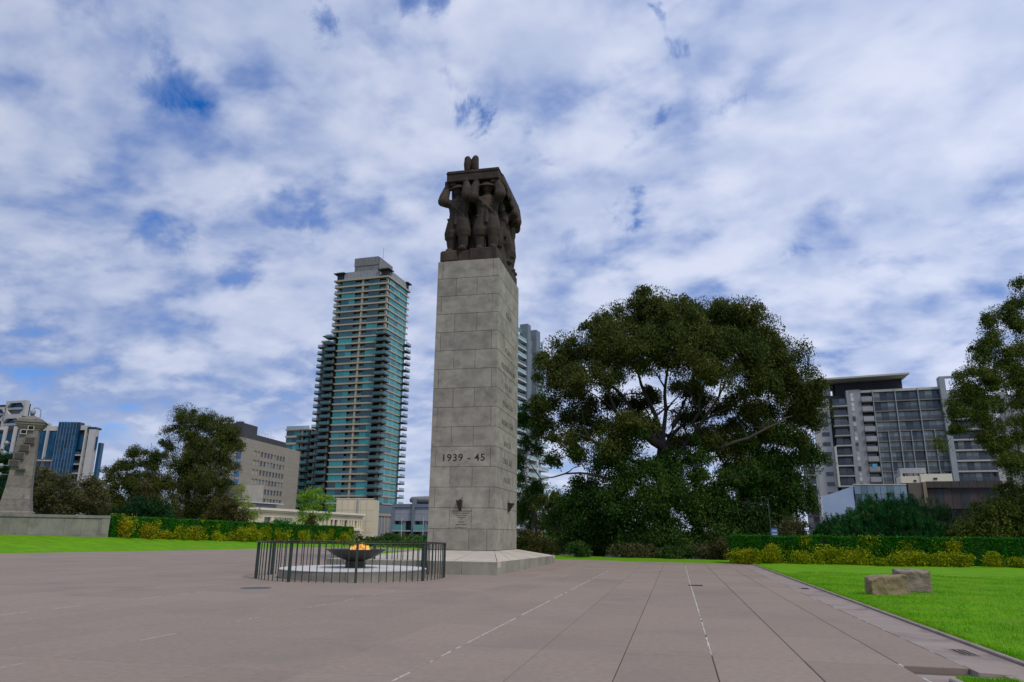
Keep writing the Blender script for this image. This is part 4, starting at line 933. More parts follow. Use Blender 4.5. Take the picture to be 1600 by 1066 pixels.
# --- blue glass office at far left
M_wt=cm('white_concrete',(0.50,0.48,0.46),(0.57,0.55,0.53)); GB=[glass('blue_glass',(0.010,0.075,0.17),spec=.25),glass('blue_glass_mid',(0.014,0.10,0.21),spec=.25),glass('blue_glass_deep',(0.006,0.05,0.12),spec=.25)]
D_=Bld('office_building','blue glass office building with white concrete fins at the far left',(*P(60,662,250)[:2],0),14)
zt=D_.f(94,660)[1]; dx=lambda px,py=672: D_.f(px,py)[0]
D_.b('body',dx(-60),dx(139)-.1,.6,2.0,0,D_.f(60,667)[1]-.6,M_room)
x0_,x1_=dx(93.5),dx(126); n=7; nr=13; bh=zt-2
for i in range(n):
    for j in range(nr):
        a=x0_+(x1_-x0_)*i/n; D_.b('pane',a+.04,a+(x1_-x0_)/n-.04,-1.2,-1.0,zt-(j+1)*2.2+.05,zt-j*2.2-.05,GB[R.choice([0,1,0,2])])
    D_.b('mullion',x0_+(x1_-x0_)*i/n-.03,x0_+(x1_-x0_)*i/n+.03,-1.3,-1.21,zt-22,zt+.6,M_fin)
D_.b('tower_back',x0_,x1_,-.98,2,0,zt,GB[2])
zs=D_.f(75,666)[1]
for (a,b_) in((dx(60),dx(77)-.4),(dx(78),x0_-.1)):
    for i in range(3):
        for j in range(4): D_.b('pane',a+(b_-a)*i/3+.04,a+(b_-a)*(i+1)/3-.04,0,.2,zs-1.7-(j+1)*2.3,zs-1.75-j*2.3,GB[R.choice([0,1])])
D_.b('top_beam',dx(55),x0_,-.2,1.0,zs-1.6,zs,M_wt); D_.b('white_fin',dx(76.2),dx(78),-1.2,.5,zs-11.5,zs+.9,M_wt); D_.b('top_beam',x1_,dx(139),-.2,1.0,D_.f(132,665)[1]-1.6,D_.f(132,665)[1],M_wt)
for j in range(6):
    z=zs-12.2-j*3.1
    D_.b('floor_slab',dx(50),x0_-.1,-1.0,.5,z,z+.5,M_conc); D_.b('floor_slab',x1_+.05,dx(139)-.1,-1.0,.5,z+2.0,z+2.5,M_conc); 
    for i in range(6): D_.b('window',dx(50)+(x0_-dx(50))*i/6,dx(50)+(x0_-dx(50))*(i+1)/6-.2,.3,.55,z+.6,z+3.0,GW[R.choice([0,1,1,0])])
    D_.b('rail',dx(50),x0_-.1,-.98,-.9,z+.55,z+1.5,M_rail2); D_.b('rail',x1_+.05,dx(139)-.1,-.98,-.9,z+2.55,z+3.4,M_rail2)
for i in range(4): D_.b('pane',x1_+.1+i*1.6,x1_+1.6+i*1.6,0,.2,zs-8,zs-3.4,GB[i%3])
D_.b('white_fin',dx(136),dx(138.2),-1.2,.6,4,zs+.2,M_wt)
D_.b('white_wall',dx(142),dx(152),-1,1.5,0,D_.f(146,671)[1],M_wt); D_.b('wall_cap',dx(139.5),dx(152)+.1,-1.1,2.6,D_.f(146,671)[1]+.02,D_.f(146,668)[1],GB[2]); D_.b('side_wing',dx(152)+.05,dx(156.5),2,4,0,D_.f(154,691)[1],GB[1])
# lower left glass wing with fins
for i in range(12):
    a=dx(-8)+i*(dx(56)-dx(-8))/12
    for j in range(8): D_.b('pane',a+.04,a+(dx(56)-dx(-8))/12-.04,-2.2,-2.0,zs-3-(j+1)*2.3,zs-3.05-j*2.3,GB[R.choice([0,1,2])])
for px in(1,15,30): D_.b('white_fin',dx(px),dx(px)+.9,-3.0,-2.21,zs-10,zs-.6,M_wt)
D_.b('top_beam',dx(-8),dx(17),-2.9,-2.2,zs-1.9,zs-1.0,M_wt); D_.b('wing_body',dx(-8),dx(56),-1.98,.5,0,zs-2.6,M_room)
# --- white building with chamfered octagonal openings
E_=Bld('honeycomb_building','white building with big octagonal window openings at the far left edge',(*P(-40,640,300)[:2],0),-3)
def octframe(x0,x1,z0,z1,c,t=1.0):
    inn=[(x0+t,z0+t+c),(x0+t+c,z0+t),(x1-t-c,z0+t),(x1-t,z0+t+c),(x1-t,z1-t-c),(x1-t-c,z1-t),(x0+t+c,z1-t),(x0+t,z1-t-c)]
    outp=[(x0,z0+t+c),(x0+t+c,z0),(x1-t-c,z0),(x1,z0+t+c),(x1,z1-t-c),(x1-t-c,z1),(x0+t+c,z1),(x0,z1-t-c)]
    m=MB()
    for y in(-1.2,.6):
        m.v+=[(p[0],y,p[1]) for p in outp]+[(p[0],y,p[1]) for p in inn]
    for i in range(8):
        j=(i+1)%8; m.f+=[(i,j,8+j,8+i),(16+i,16+j,24+j,24+i),(8+i,8+j,24+j,24+i),(i,j,16+j,16+i)]
    for (a,b_,c_) in((x0,z0,0),(x1,z0,1),(x1,z1,2),(x0,z1,3)):
        sx=t+c; q=[(a,b_),(a+(sx if c_ in(0,3) else -sx),b_),(a,b_+(sx if c_ in(0,1) else -sx))]; k=len(m.v)
        m.v+=[(p[0],-1.2,p[1]) for p in q]+[(p[0],.6,p[1]) for p in q]; m.f+=[(k,k+1,k+2),(k+3,k+4,k+5),(k,k+1,k+4,k+3),(k+1,k+2,k+5,k+4),(k+2,k,k+3,k+5)]
    return m
ex=lambda px,py=640: E_.f(px,py)[0]; ez=lambda py,px=30: E_.f(px,py)[1]
for (pa,pb,ya,yb) in((12,43,627,651),(-20,14,636,658),(10,40,651,676),(-48,-21,630,652)):
    octframe(ex(pa),ex(pb),ez(yb),ez(ya),1.6,.9).build('opening_frame',M_wt,E_.t); E_.b('window',ex(pa)+.9,ex(pb)-.9,.1,.3,ez(yb)+1,ez(yb)+(ez(ya)-ez(yb))*.42,GW[0]); E_.b('window',ex(pa)+.9,ex(pb)-.9,.1,.3,ez(yb)+(ez(ya)-ez(yb))*.6,ez(ya)-.8,GB[1]); E_.b('sill',ex(pa)+.8,ex(pb)-.8,-.6,.5,ez(yb)+(ez(ya)-ez(yb))*.44,ez(yb)+(ez(ya)-ez(yb))*.58,M_conc)
E_.b('body',ex(-60),ex(42)-.2,.65,1.6,0,ez(631),M_room)
# --- beige office with punched windows
M_be2=cm('beige_precast',(0.30,0.265,0.205),(0.35,0.31,0.245),rnd=0.02); M_be3=cm('beige_side',(0.36,0.33,0.28),(0.41,0.375,0.32),rnd=0.02); M_char=cm('charcoal_cladding',(0.055,0.055,0.062),(0.07,0.07,0.08))
F_=Bld('office_building','beige concrete office building with rows of small dark windows and charcoal roof boxes',(*P(380.6,683.5,200)[:2],0),93)
zt=F_.f(380.6,683.5)[1]; xe=F_.f(447,700)[0]
F_.b('core',.1,xe+9.9,.4,17.9,0,zt-.1,M_room)
rz=[F_.f(400,y)[1] for y in(683.6,)]; rh_=2.62; fx=lambda px,py=706: F_.f(px,py)[0]
cxs=[fx(399.5),fx(404.5),fx(410),fx(415.3),fx(420.3),fx(425.3),fx(430.2),fx(435)]; dcol=(cxs[-1]-cxs[2])/5
cxs=[cxs[2]+dcol*(i-2) for i in range(10)]
z=zt-2.9; row=0
F_.b('wall_panel',0,xe+10,0,.38,zt-2.9,zt,M_be2)
while z>1.5:
    z0=z-1.45
    xs_=[0]+sum([[c-.5*dcol+.28,c+.5*dcol-.28] for c in cxs],[])+[xe+10]
    for i in range(0,len(xs_)-1,2): F_.b('wall_panel',xs_[i],xs_[i+1],0,.38,z0,z,M_be2)
    for i,c in enumerate(cxs): F_.b('window',c-.5*dcol+.28,c+.5*dcol-.28,.22,.34,z0,z,M_be3 if i<2 else GW[R.choice([0,0,0,1])])
    F_.b('wall_panel',0,xe+10,0,.38,z0-1.15,z0-.02,M_be2); z=z0-1.17; row+=1
# left face (local x=0 plane seen from the left)
for k in range(9):
    zz=zt-3.2-k*2.62
    F_.b('wall_panel',-.35,-.02,0,18,zz-1.2,zz+1.35 if k==0 else zz-.02,M_be3) if k==0 else None
F_.b('side_wall',-.3,0-.02,0,18,0,zt,M_be3)
for (px,py) in((373,712),(371.5,726),(370,740),(368.5,753.5),(358,725),(351,712),(346,753),(353.5,753),(354,767),(344,781),(352,781),(344,740)):
    y_,z_=F_.g(px,py,-.3); F_.b('blue_window',-.38,-.305,y_-.75,y_+.75,z_-.8,z_+.8,glass('sky_blue_glass',(0.05,0.16,0.36)) if py<770 else M_conc)
F_.b('roof_box',.6,8,.5,9,zt,zt+4.1,M_char); F_.b('roof_box',8.05,xe+2,1.2,8,zt,zt+1.9,M_char); F_.b('roof_unit',2,3,2,4,zt+4.1,zt+4.8,M_char)
ar=MB()
for i in range(7): x=10+i*1.8; ar.tube([(x,2,zt+1.9),(x,2,zt+3+.5*(i%3))],.04,4); 
ar.box(14,17,1.96,2.04,zt+3.0,zt+3.08); ar.build('aerial',M_fin,F_.t)
# front annex
F2=Bld('annex_building','plain beige windowless annex with a brown side in front of the beige office','' or (*P(380,756,160)[:2],0),60)
z2=F2.f(380,756)[1]; F2.b('beige_wall',0,F2.f(412,760)[0],0,8,0,z2,M_be3); F2.b('coping',-.05,F2.f(412,760)[0]+.05,-.05,.3,z2+.01,z2+.15,M_be2); F2.b('brown_wall',-.5,-.05,.2,12,0,z2-.1,cm('brown_wall',(0.15,0.115,0.09),(0.19,0.15,0.12)))
F2.b('vent',F2.f(403,775)[0],F2.f(405,775)[0],-.06,-.003,F2.f(403,779)[1],F2.f(403,774)[1],M_conc); F2.b('vent',F2.f(407,775)[0],F2.f(410,775)[0],-.06,-.003,F2.f(403,779)[1],F2.f(403,773)[1],M_conc)
# --- low cream building
M_cream=cm('cream_render',(0.66,0.57,0.38),(0.74,0.64,0.45),rnd=0.03); M_cream2=cm('cream_cornice',(0.76,0.69,0.52),(0.82,0.75,0.58))
Gb=Bld('cream_building','long low cream building with a cornice and two window rows behind the left hedge',(*P(388,792,110)[:2],0),86.5)
zt=Gb.f(388,792)[1]; xe=Gb.f(567,803)[0]; gx=lambda px,py=812: Gb.f(px,py)[0]; gz=lambda px,py: Gb.f(px,py)[1]
Gb.b('wall_core',-2,xe,.5,12,0,zt-.5,M_room); Gb.b('cornice',-2.2,xe+.3,-.5,.6,zt-.35,zt,M_cream2); Gb.b('cornice_step',-2.1,xe+.2,-.25,.6,zt-.6,zt-.36,M_cream2)
zw1,zw0=gz(470,808),gz(470,816)
def punched(z1,z0,wins,ztop,zbot):
    xs_=[-2]; 
    for a,b_,_ in wins: xs_+= [a,b_]
    xs_.append(xe)
    Gb.b('wall_band',-2,xe,0,.45,z1+.01,ztop,M_cream); Gb.b('wall_band',-2,xe,0,.45,zbot,z0-.01,M_cream)
    for i in range(0,len(xs_),2):
        if xs_[i+1]-xs_[i]>.02: Gb.b('pier',xs_[i],xs_[i+1],0,.45,z0,z1,M_cream)
    for a,b_,g_ in wins: Gb.b('window',a,b_,.3,.45,z0,z1,GW[g_]); Gb.b('sill',a-.06,b_+.06,-.08,-.003,z0-.1,z0,M_cream2)
ws=[]
for (pa,pb,g_) in((390,393,2),(396,399,1),(413,424,0),(428,457,1),(504,507,1),(510,513,1),(517,521,0),(523,528,0),(531.5,533.5,1),(535,537,0),(538.5,543.5,0),(546,548,1),(550,552,0),(555,558,0),(560,561.5,0),(563,564.6,1)): ws.append((gx(pa),gx(pb),g_))
punched(zt-1.35,zt-2.75,ws,zt-.61,zt-3.25)
ws=[]
for (pa,pb,g_) in((411,420,0),(424,433,0),(466,469,1),(472,475,0),(480,483,0),(500,503,0),(506,509,1),(513,516,0),(520,523,0),(530,532.5,1),(536,538,0),(545,548,0),(554,557,0),(560,562,0)): ws.append((gx(pa),gx(pb),g_))
punched(zt-3.9,zt-5.2,ws,zt-3.26,0)
Gb.b('balcony',gx(410),gx(441),-1.2,-.01,zt-3.2,zt-2.8,M_cream2); Gb.b('balcony',gx(515),gx(530),-.8,-.01,zt-3.2,zt-2.9,M_cream2); Gb.b('balcony',gx(549),gx(563),-.8,-.01,zt-3.2,zt-2.9,M_cream2)
for a in(424,433): Gb.b('column',gx(a)-.1,gx(a)+.15,-1.0,-.7,0,zt-3.21,M_cream2)
bal=MB()
for i in range(16): x=gx(428)+(gx(457)-gx(428))*i/16; bal.box(x,x+.06,.05,.12,zt-2.75,zt-1.36)
bal.build('window_bars',M_cream2,Gb.t)
Gb.b('upper_storey',2,gx(455),3,10,zt+.01,zt+.75,M_conc2); Gb.b('upper_glazing',2.3,gx(454),2.9,3.0,zt+.1,zt+.6,GW[0]); Gb.b('upper_roof',1,gx(458),2,11,zt+.76,zt+.95,M_wt); Gb.b('upper_roof',0,gx(430),4,9,zt+1.3,zt+1.45,M_zinc)
# cream block
Hh=Bld('cream_block','blank cream block wall rising at the foot of the green glass tower',(*P(526,780,150)[:2],0),12)
zt=Hh.f(560,780)[1]; xm=Hh.f(558,800)[0]; xe=Hh.f(582,800)[0]
cw_=(xe)/6
for i in range(6):
    for j in range(4): Hh.b('wall_panel',i*cw_+.02,(i+1)*cw_-.02,0,.4,zt-(j+1)*2.2+.02,zt-j*2.2-.02,M_cream)
Hh.b('core',0.02,xe-.02,.42,7,0,zt-.05,M_cream); Hh.b('chimney_stack',xm,xm+.3,-.3,-.003,zt-3,zt,M_conc); Hh.b('coping',-.1,xe+.1,-.08,.5,zt+.0,zt+.15,M_cream2)
# --- grey balconied building
M_gp=cm('grey_panel_wall',(0.29,0.31,0.345),(0.33,0.35,0.385),rnd=0.04); M_aq=glass('aqua_balustrade',(0.10,0.34,0.33),rnd=.1)
I_=Bld('grey_apartments','grey panelled apartment building with aqua glass balconies left of the pillar',(*P(614,790,190)[:2],0),-3)
ix=lambda px,py=810: I_.f(px,py)[0]; iz=lambda py: I_.f(640,py)[1]
I_.b('core',.3,ix(690),1.6,10,0,iz(789),M_room); I_.b('roof_fascia',0,ix(690),-.3,1.5,iz(793),iz(787.5),M_bluefin); I_.b('corner_pier',-.3,.7,-.2,1.5,0,iz(793)-.02,M_bluefin)
for (a,b_) in((616.5,625),(625.2,634.5),(634.7,644.5),(648.5,658.5),(658.8,668),(668.2,680)):
    for (ya,yb) in((793.3,803.2),(803.5,814)): I_.b('wall_panel',ix(a),ix(b_),0,1.4,iz(yb),iz(ya),M_gp)
I_.b('column',ix(645),ix(648.3),-.8,1.4,0,iz(781),M_bluefin)
for k,(ya,yb,yc) in enumerate(((814,828.5,820),(831,846,838),(848,862,855))):
    for (a,b_) in((616,637),(649,665),(667,680)):
        I_.b('balustrade',ix(a),ix(b_),-1.2,-1.1,iz(yb),iz(yc),M_aq); I_.b('balcony_floor',ix(a),ix(b_)+1.2,-1.2,1.5,iz(yb)-.35,iz(yb)-.02,M_conc); I_.b('window',ix(a)+.3,ix(a)+2,1.3,1.58,iz(yb)+.1,iz(ya),GW[0]); I_.b('glass_column',ix(a)+2.1,ix(a)+2.8,1.0,1.5,iz(yb),iz(ya),M_pale)
    I_.b('ledge',ix(637),ix(644.5),-.4,1.3,iz(yb)-.35,iz(yb)-.02,M_conc)
mm_=MB(); a,b_=ix(631),ix(690); 
mm_.lathe([(0.7,-.35),(1.0,-.2),(1.05,.1),(0.95,.42),(0.4,.5)],36); mm_.v=[(x*(b_-a)/2+(a+b_)/2,y*3.4+4,z*2.2+iz(781.5)) for x,y,z in mm_.v]; mm_.build('oval_roof',M_zinc2,I_.t,smooth=True); I_.b('roof_neck',a+2,b_-1,2.5,6,iz(789),iz(784),M_gp)
# flagpoles
for (px,top,dep,lab) in((626,812,75,'slim white flagpole standing left of its twin beside the grey apartments'),(660,812,75,'slim white flagpole close against the left edge of the granite pillar')):
    b0=P(px,852,dep); tp_=P(px,top,dep); fpz=thing('flagpole',lab,'flagpole',(b0[0],b0[1],-0.4)); MB().tube([(0,0,0),(0,0,tp_[2]+.4)],[.045,.03],8).build('pole',M_wt,fpz); MB().lathe([(.05,0),(.07,.04),(.03,.09)],8).build('finial',M_wt,fpz,(0,0,tp_[2]+.4)); MB().lathe([(.12,0),(.12,.1),(.06,.14)],10).build('foot',M_conc,fpz)
# --- orange panelled building
M_or=cm('orange_panel',(0.50,0.26,0.085),(0.56,0.30,0.10),rnd=0.06); 
J_=Bld('orange_building','low building with orange wall panels and grey bands just right of the pillar',(*P(812,822,95)[:2],0),10)
jx=lambda px,py=840: J_.f(px,py)[0]; jz=lambda py: J_.f(870,py)[1]
J_.b('core',0,jx(935),.4,8,0,jz(824),M_room); J_.b('band',0,jx(935),-.05,.5,jz(831),jz(822),M_fin); J_.b('band',0,jx(935),-.05,.5,jz(853.5),jz(849.5),M_fin); J_.b('roof_box',jx(868),jx(878),1,4,jz(822),jz(817),M_bluefin)
for (a,b_) in((822,836),(836.8,850),(851.2,864),(865.3,880),(893,905),(906,918),(919,932)):
    J_.b('orange_panel',jx(a),jx(b_),0,.38,jz(849.3),jz(831.2),M_or); J_.b('orange_panel',jx(a),jx(b_),0,.38,jz(870),jz(853.7),M_or)
J_.b('window',jx(881.5),jx(886.5),.1,.38,jz(849),jz(834),GW[0]); J_.b('post',jx(887.5),jx(892),-.1,.38,jz(866),jz(831),M_fin)
# --- glass and brown buildings at the foot of the right apartments
K_=Bld('glass_hall','low hall with a slanted reflective glass front before the apartment block',(*P(1283,783,120)[:2],0),3)
kx=lambda px,py=790: K_.f(px,py)[0]; kz=lambda px,py: K_.f(px,py)[1]
M_refl=mat('mirror_glass',(0.32,0.38,0.47),(0.36,0.42,0.5),scale=.5,rough=.07,metal=.75); M_gb=[glass('steel_glass',(0.18,0.26,0.33),rough=.08),glass('dark_steel_glass',(0.03,0.06,0.08),rough=.08),glass('aqua_steel_glass',(0.10,0.2,0.24),rough=.08)]
MB().prism([(0,0),(kx(1336),0),(kx(1336),.3),(0,.3)],[0]*4,[kz(1284,777),kz(1336,760),kz(1336,760),kz(1284,777)]).build('slanted_glass',M_refl,K_.t)
K_.b('core',.1+kx(1330),kx(1415),.4,9,0,kz(1336,765),M_room); 
xs_=np.linspace(kx(1337),kx(1419),9)
for i in range(8):
    for j in range(3): K_.b('pane',xs_[i]+.03,xs_[i+1]-.03,-.3,-.1,kz(1380,758)-(j+1)*1.5+.04,kz(1380,758)-j*1.5,M_gb[R.choice([0,0,1,2,0])])
K_.b('top_rail',kx(1336),kx(1419),-.4,.3,kz(1380,758)+.01,kz(1380,756.5),M_wt); K_.b('edge_post',-.12,.12,-.2,.3,0,kz(1284,776),M_wt); K_.b('lower_rail',0,kx(1336),-.12,-.01,kz(1300,805),kz(1300,804),M_wt); K_.b('lower_wall',kx(1337),kx(1419),-.09,.3,0,kz(1380,780),M_conc)
M_br=cm('dark_brown_panel',(0.055,0.042,0.038),(0.075,0.058,0.052),rnd=.1); 
L_=Bld('brown_building','dark brown low building with a cream upper level in front of the apartment block',(*P(1419,758,125)[:2],0),-6)
lx=lambda px,py=760: L_.f(px,py)[0]; lz=lambda py: L_.f(1480,py)[1]
L_.b('core',0,lx(1568),1.8,12,0,lz(754),M_room)
for i in range(9): a=lx(1447)+(lx(1568)-lx(1447))*i/9; L_.b('brown_panel',a+.02,a+(lx(1568)-lx(1447))/9-.02,0,.3,lz(762),lz(752),M_br if i>0 else M_br); L_.b('brown_panel',a+.02,a+(lx(1568)-lx(1447))/9-.02,.5,.8,lz(795),lz(763),[M_br,M_room,M_br][i%3])
L_.b('brown_wall',0,lx(1441),-.1,.6,0,lz(754),cm('taupe_wall',(0.13,0.10,0.085),(0.16,0.125,0.105))); L_.b('tan_post',lx(1441.5),lx(1447),-.3,.5,0,lz(753),cm('tan_post',(0.27,0.21,0.14)))
L_.b('cream_level',lx(1410),lx(1441),.6,5,lz(754)+.02,lz(743),M_cream2); L_.b('cream_level',lx(1441.2),lx(1491),.4,5,lz(753)+.02,lz(740),M_cream2); L_.b('vent',lx(1461),lx(1467),.3,.397,lz(749),lz(746),M_room); L_.b('vent',lx(1430),lx(1434),.5,.597,lz(752),lz(749),M_room)
L_.b('canopy',lx(1414),lx(1456),3,5.5,lz(728)-.9,lz(728),M_conc); L_.b('canopy_leg',lx(1414),lx(1418),3,5.5,lz(742),lz(728)-.92,M_conc); L_.b('canopy_leg',lx(1453),lx(1456),3,5.5,lz(740),lz(728)-.92,M_conc)
for i in range(3): L_.b('roof_unit',lx(1424)+i*.8,lx(1424)+i*.8+.6,1,2,lz(743),lz(738),M_zinc2)
# --- slim balconied block left of the apartments and the banded building under the tree
M2_=Bld('balcony_block','narrow grey block of stacked balconies beside the pale apartment wall',(*P(1262,700,140)[:2],0),-2)
mx_=lambda px,py=790: M2_.f(px,py)[0]; mz=lambda py: M2_.f(1270,py)[1]
M2_.b('core',0,mx_(1281),1.2,9,0,mz(700),M_conc2)
for k,y in enumerate((712,727,742,757,773,789,806,824,842)):
    M2_.b('balcony_slab',-.8,mx_(1277),-1.2,1.1,mz(y)-.3,mz(y),M_conc if y<800 else M_char); M2_.b('balustrade',-.8,mx_(1277),-1.2,-1.1,mz(y)+.01,mz(y)+.95,M_rail2); M2_.b('window',.4,mx_(1274),1.0,1.18,mz(y)+.1,mz(y)+1.5,GW[0])
M2_.b('corner_column',mx_(1278),mx_(1283),-1.0,1.2,0,mz(700),M_fin)
N_=Bld('banded_building','low building with brown and white floor bands under the gum tree',(*P(1180,800,130)[:2],0),5)
nx=lambda px,py=820: N_.f(px,py)[0]; nz_=lambda py: N_.f(1205,py)[1]
N_.b('core',0,nx(1246),.6,8,0,nz_(745),M_conc); 
for i,y in enumerate((752,764,776,788,800,812,824,836)):
    N_.b('white_band',-.1,nx(1222),-.3,.5,nz_(y+1.6),nz_(y),M_wt); N_.b('brown_band',nx(1192),nx(1222),0,.55,nz_(y+6),nz_(y+1.8),cm('brown_brick',(0.16,0.10,0.065),(0.2,0.13,0.085))); N_.b('window',0.5,nx(1204),.1,.56,nz_(y+11.5),nz_(y+6.2),GW[0]); N_.b('window',nx(1224),nx(1229),.4,.59,nz_(y+9),nz_(y+3),GW[0]); N_.b('window',nx(1231),nx(1236),.4,.59,nz_(y+9),nz_(y+3),GW[1])
bn=P(1207,852,38); t=thing('banner_post','dark post with a blue and white banner behind the right hedge below the gum tree','banner',(bn[0],bn[1],-.35)); MB().tube([(0,0,0),(-.05,0,3.4)],.03,6).build('post',M_char,t)
bz=P(1207,826,38)[2]+.35; MB().box(-.02,.30,-.03,.0,bz-.95,bz).build('banner',mat('banner_blue',(0.03,0.13,0.5),(0.05,0.2,0.6),rough=.6),t)
for j in range(5): MB().box(.04,.26,-.036,-.032,bz-.15-j*.17,bz-.08-j*.17).build('stripe',M_wt,t)
# far right grey slab tower behind the trees
O_=Bld('grey_tower','pale grey ribbed tower seen through the branches at the right edge',(*P(1560,612,210)[:2],0),-12)
zt=O_.f(1570,612)[1]
for i in range(7): O_.b('rib_panel',i*2.6,i*2.6+2.3,(i%2)*.5,4,0,zt-(.8 if i%2 else 0),M_conc)
O_.b('core',-6,20,2,10,0,zt-9,M_char)
for k in range(10): O_.b('floor_slab',-7,-.1,-.3,2,zt-10-k*3.0,zt-9.6-k*3.0,M_conc2); O_.b('window',-6.5,-.3,1.6,1.9,zt-9.5-k*3,zt-7.4-k*3,GW[k%2])
# brick-red slab behind the gum tree
Q_=Bld('red_brick_building','dark red brick building glimpsed through the right side of the gum tree',(*P(1150,716,150)[:2],0),0)
qz=Q_.f(1190,716)[1]; Q_.b('brick_wall',0,Q_.f(1240,730)[0],0,8,0,qz,cm('red_brick',(0.15,0.07,0.055),(0.2,0.10,0.08)))
for k in range(5):
    for j in range(5): Q_.b('window',.6+j*2.2,1.8+j*2.2,-.08,-.003,qz-1.9-k*2.8,qz-.7-k*2.8,GW[(j+k)%3])

# ------------------------------------------------------------------ stone wall and pylon at the left
M_ws=granite('wall_granite',(0.20,0.19,0.16),(0.27,0.255,0.215),rnd=.10,stain=(0.11,0.11,0.10),stscale=1.0,stamt=.6)
wa,wb=P(-60,830.5,39.5),P(168,840,44); wl=Bld('stone_wall','low grey granite wall with coping ending beside the left hedge',(wa[0],wa[1],0),math.degrees(math.atan2(wb[1]-wa[1],wb[0]-wa[0])),'wall',base=0.55)
Wd=np.hypot(*(wb-wa)[:2]); zt=P(168,806,44)[2]-.55
n=8
for i in range(n):
    wl.b('plinth_stone',i*Wd/n+.004,(i+1)*Wd/n-.004,-.08,.6,-.1,.27,M_ws); wl.b('wall_stone',i*Wd/n+.004+(0 if i==0 else .3),(i+1)*Wd/n-.004+(.3 if i<n-1 else -.0),0,.55,.275,zt-.16,M_ws)
    wl.b('coping_stone',i*Wd/n+.004,(i+1)*Wd/n-.004,-.06,.6,zt-.155,zt,M_ws)
wl.b('end_stone',Wd-.42,Wd-.01,-.035,-.002,.28,zt-.17,M_ws)
# pylon
pb=P(23,802,42.3); py_=thing('memorial_pylon','tapering grey stone pylon with staggered bronze plaques and a cornice at the far left','pylon',(pb[0],pb[1],pb[2]),math.radians(38))
PH=7.597-1.97
M_py=granite('pylon_stone',(0.175,0.155,0.13),(0.29,0.262,0.225),rnd=.10,stain=(0.09,0.083,0.075),stscale=2.2,stamt=.75)
def loftq(prof,m,name):
    q=MB()
    for (hw,hd,z) in prof: q.v+=[(-hw,-hd,z),(hw,-hd,z),(hw,hd,z),(-hw,hd,z)]
    for i in range(len(prof)-1):
        for j in range(4): q.f.append((i*4+j,i*4+(j+1)%4,(i+1)*4+(j+1)%4,(i+1)*4+j))
    q.f.append((3,2,1,0)); k=(len(prof)-1)*4; q.f.append((k,k+1,k+2,k+3)); return q.build(name,m,py_)
loftq([(.92,.75,-.1),(.90,.72,.05),(.80,.62,.12)],M_py,'foot')
zz=.12; cs=[(.80,.62),(.68,.55),(.61,.49),(.57,.46),(.545,.44),(.52,.42),(.50,.40),(.475,.385)]; ch=(PH*.84-.12)/7
for i in range(7): loftq([(*cs[i],zz+.004),(*cs[i+1],zz+ch-.004)],M_py,'stone_course'); zz+=ch
for (hw,hd,h_) in((.53,.42,.10),(.60,.48,.09),(.66,.54,.10),(.73,.6,.13),(.80,.66,.08)): loftq([(hw-.04,hd-.04,zz),(hw,hd,zz+.03),(hw,hd,zz+h_-.004)],M_py,'cornice'); zz+=h_
loftq([(.62,.5,zz),(.60,.48,zz+.14),(.02,.02,zz+.42)],M_py,'pyramid_cap')
M_plq=mat('plaque_bronze',(0.040,0.038,0.033),(0.075,0.070,0.062),scale=9,rough=.6,bump=.01,bscale=30)
def hwz(z): return np.interp(z,[.12,.12+ch,.12+2*ch,PH*.84],[.80,.69,.63,.51]), np.interp(z,[.12,.12+ch,.12+2*ch,PH*.84],[.62,.55,.5,.395])
for (x,zf) in((.16,.735),(-.04,.655),(-.22,.575),(-.40,.495)):
    z=PH*zf; hd=hwz(z)[1]; q=MB().box(x-.27,x+.27,-hd-.16,-hd-.03,z-.19,z+.17); q.build('plaque_frame',M_py,py_); MB().box(x-.23,x+.23,-hd-.175,-hd-.163,z-.16,z+.14).build('plaque',M_plq,py_)
z=PH*.43; hd=hwz(z)[1]; MB().box(-.25,.2,-hd-.2,-hd-.02,z-.05,z+.05).build('ledge',M_plq,py_)
for (x,zf) in((.1,.86),(-.22,.815)):
    z=PH*zf; hd=.42; q=MB(); q.box(x-.16,x+.16,-hd-.12,-hd-.05,z+.10,z+.135).box(x-.16,x+.16,-hd-.12,-hd-.05,z-.135,z-.10).box(x-.16,x-.125,-hd-.12,-hd-.05,z-.10,z+.10).box(x+.125,x+.16,-hd-.12,-hd-.05,z-.10,z+.10); q.build('niche_frame',M_wt,py_); MB().box(x-.125,x+.125,-hd-.08,-hd-.04,z-.1,z+.1).build('niche',mat('dark_void',(0.008,0.008,0.009)),py_)
MB().box(-.36,.36,-.61,-.585,.25,.75).build('relief_panel',M_py,py_)
M_sil=mat('lamp_grey',(0.35,0.36,0.37),rough=.4,metal=.3)
gn=thing('gooseneck_lamp','small gooseneck lamp curving over the top of the stone pylon','lamp',(pb[0],pb[1],pb[2]+zz),math.radians(20))
MB().tube([(.42,0,.0),(.42,0,.55),(.38,0,.75),(.24,0,.85),(.05,0,.85),(-.02,0,.78)],.03,7).build('arm',M_sil,gn); MB().lathe([(.04,.0),(.12,.06),(.155,.16),(.14,.27),(.06,.33),(.03,.38)],14).build('lamp_head',M_sil,gn,(-.03,0,.42)); MB().lathe([(.12,0),(.10,-.07),(.02,-.12)],12).build('lens',mat('lamp_lens',(0.05,0.05,0.05),rough=.2),gn,(-.03,0,.47))
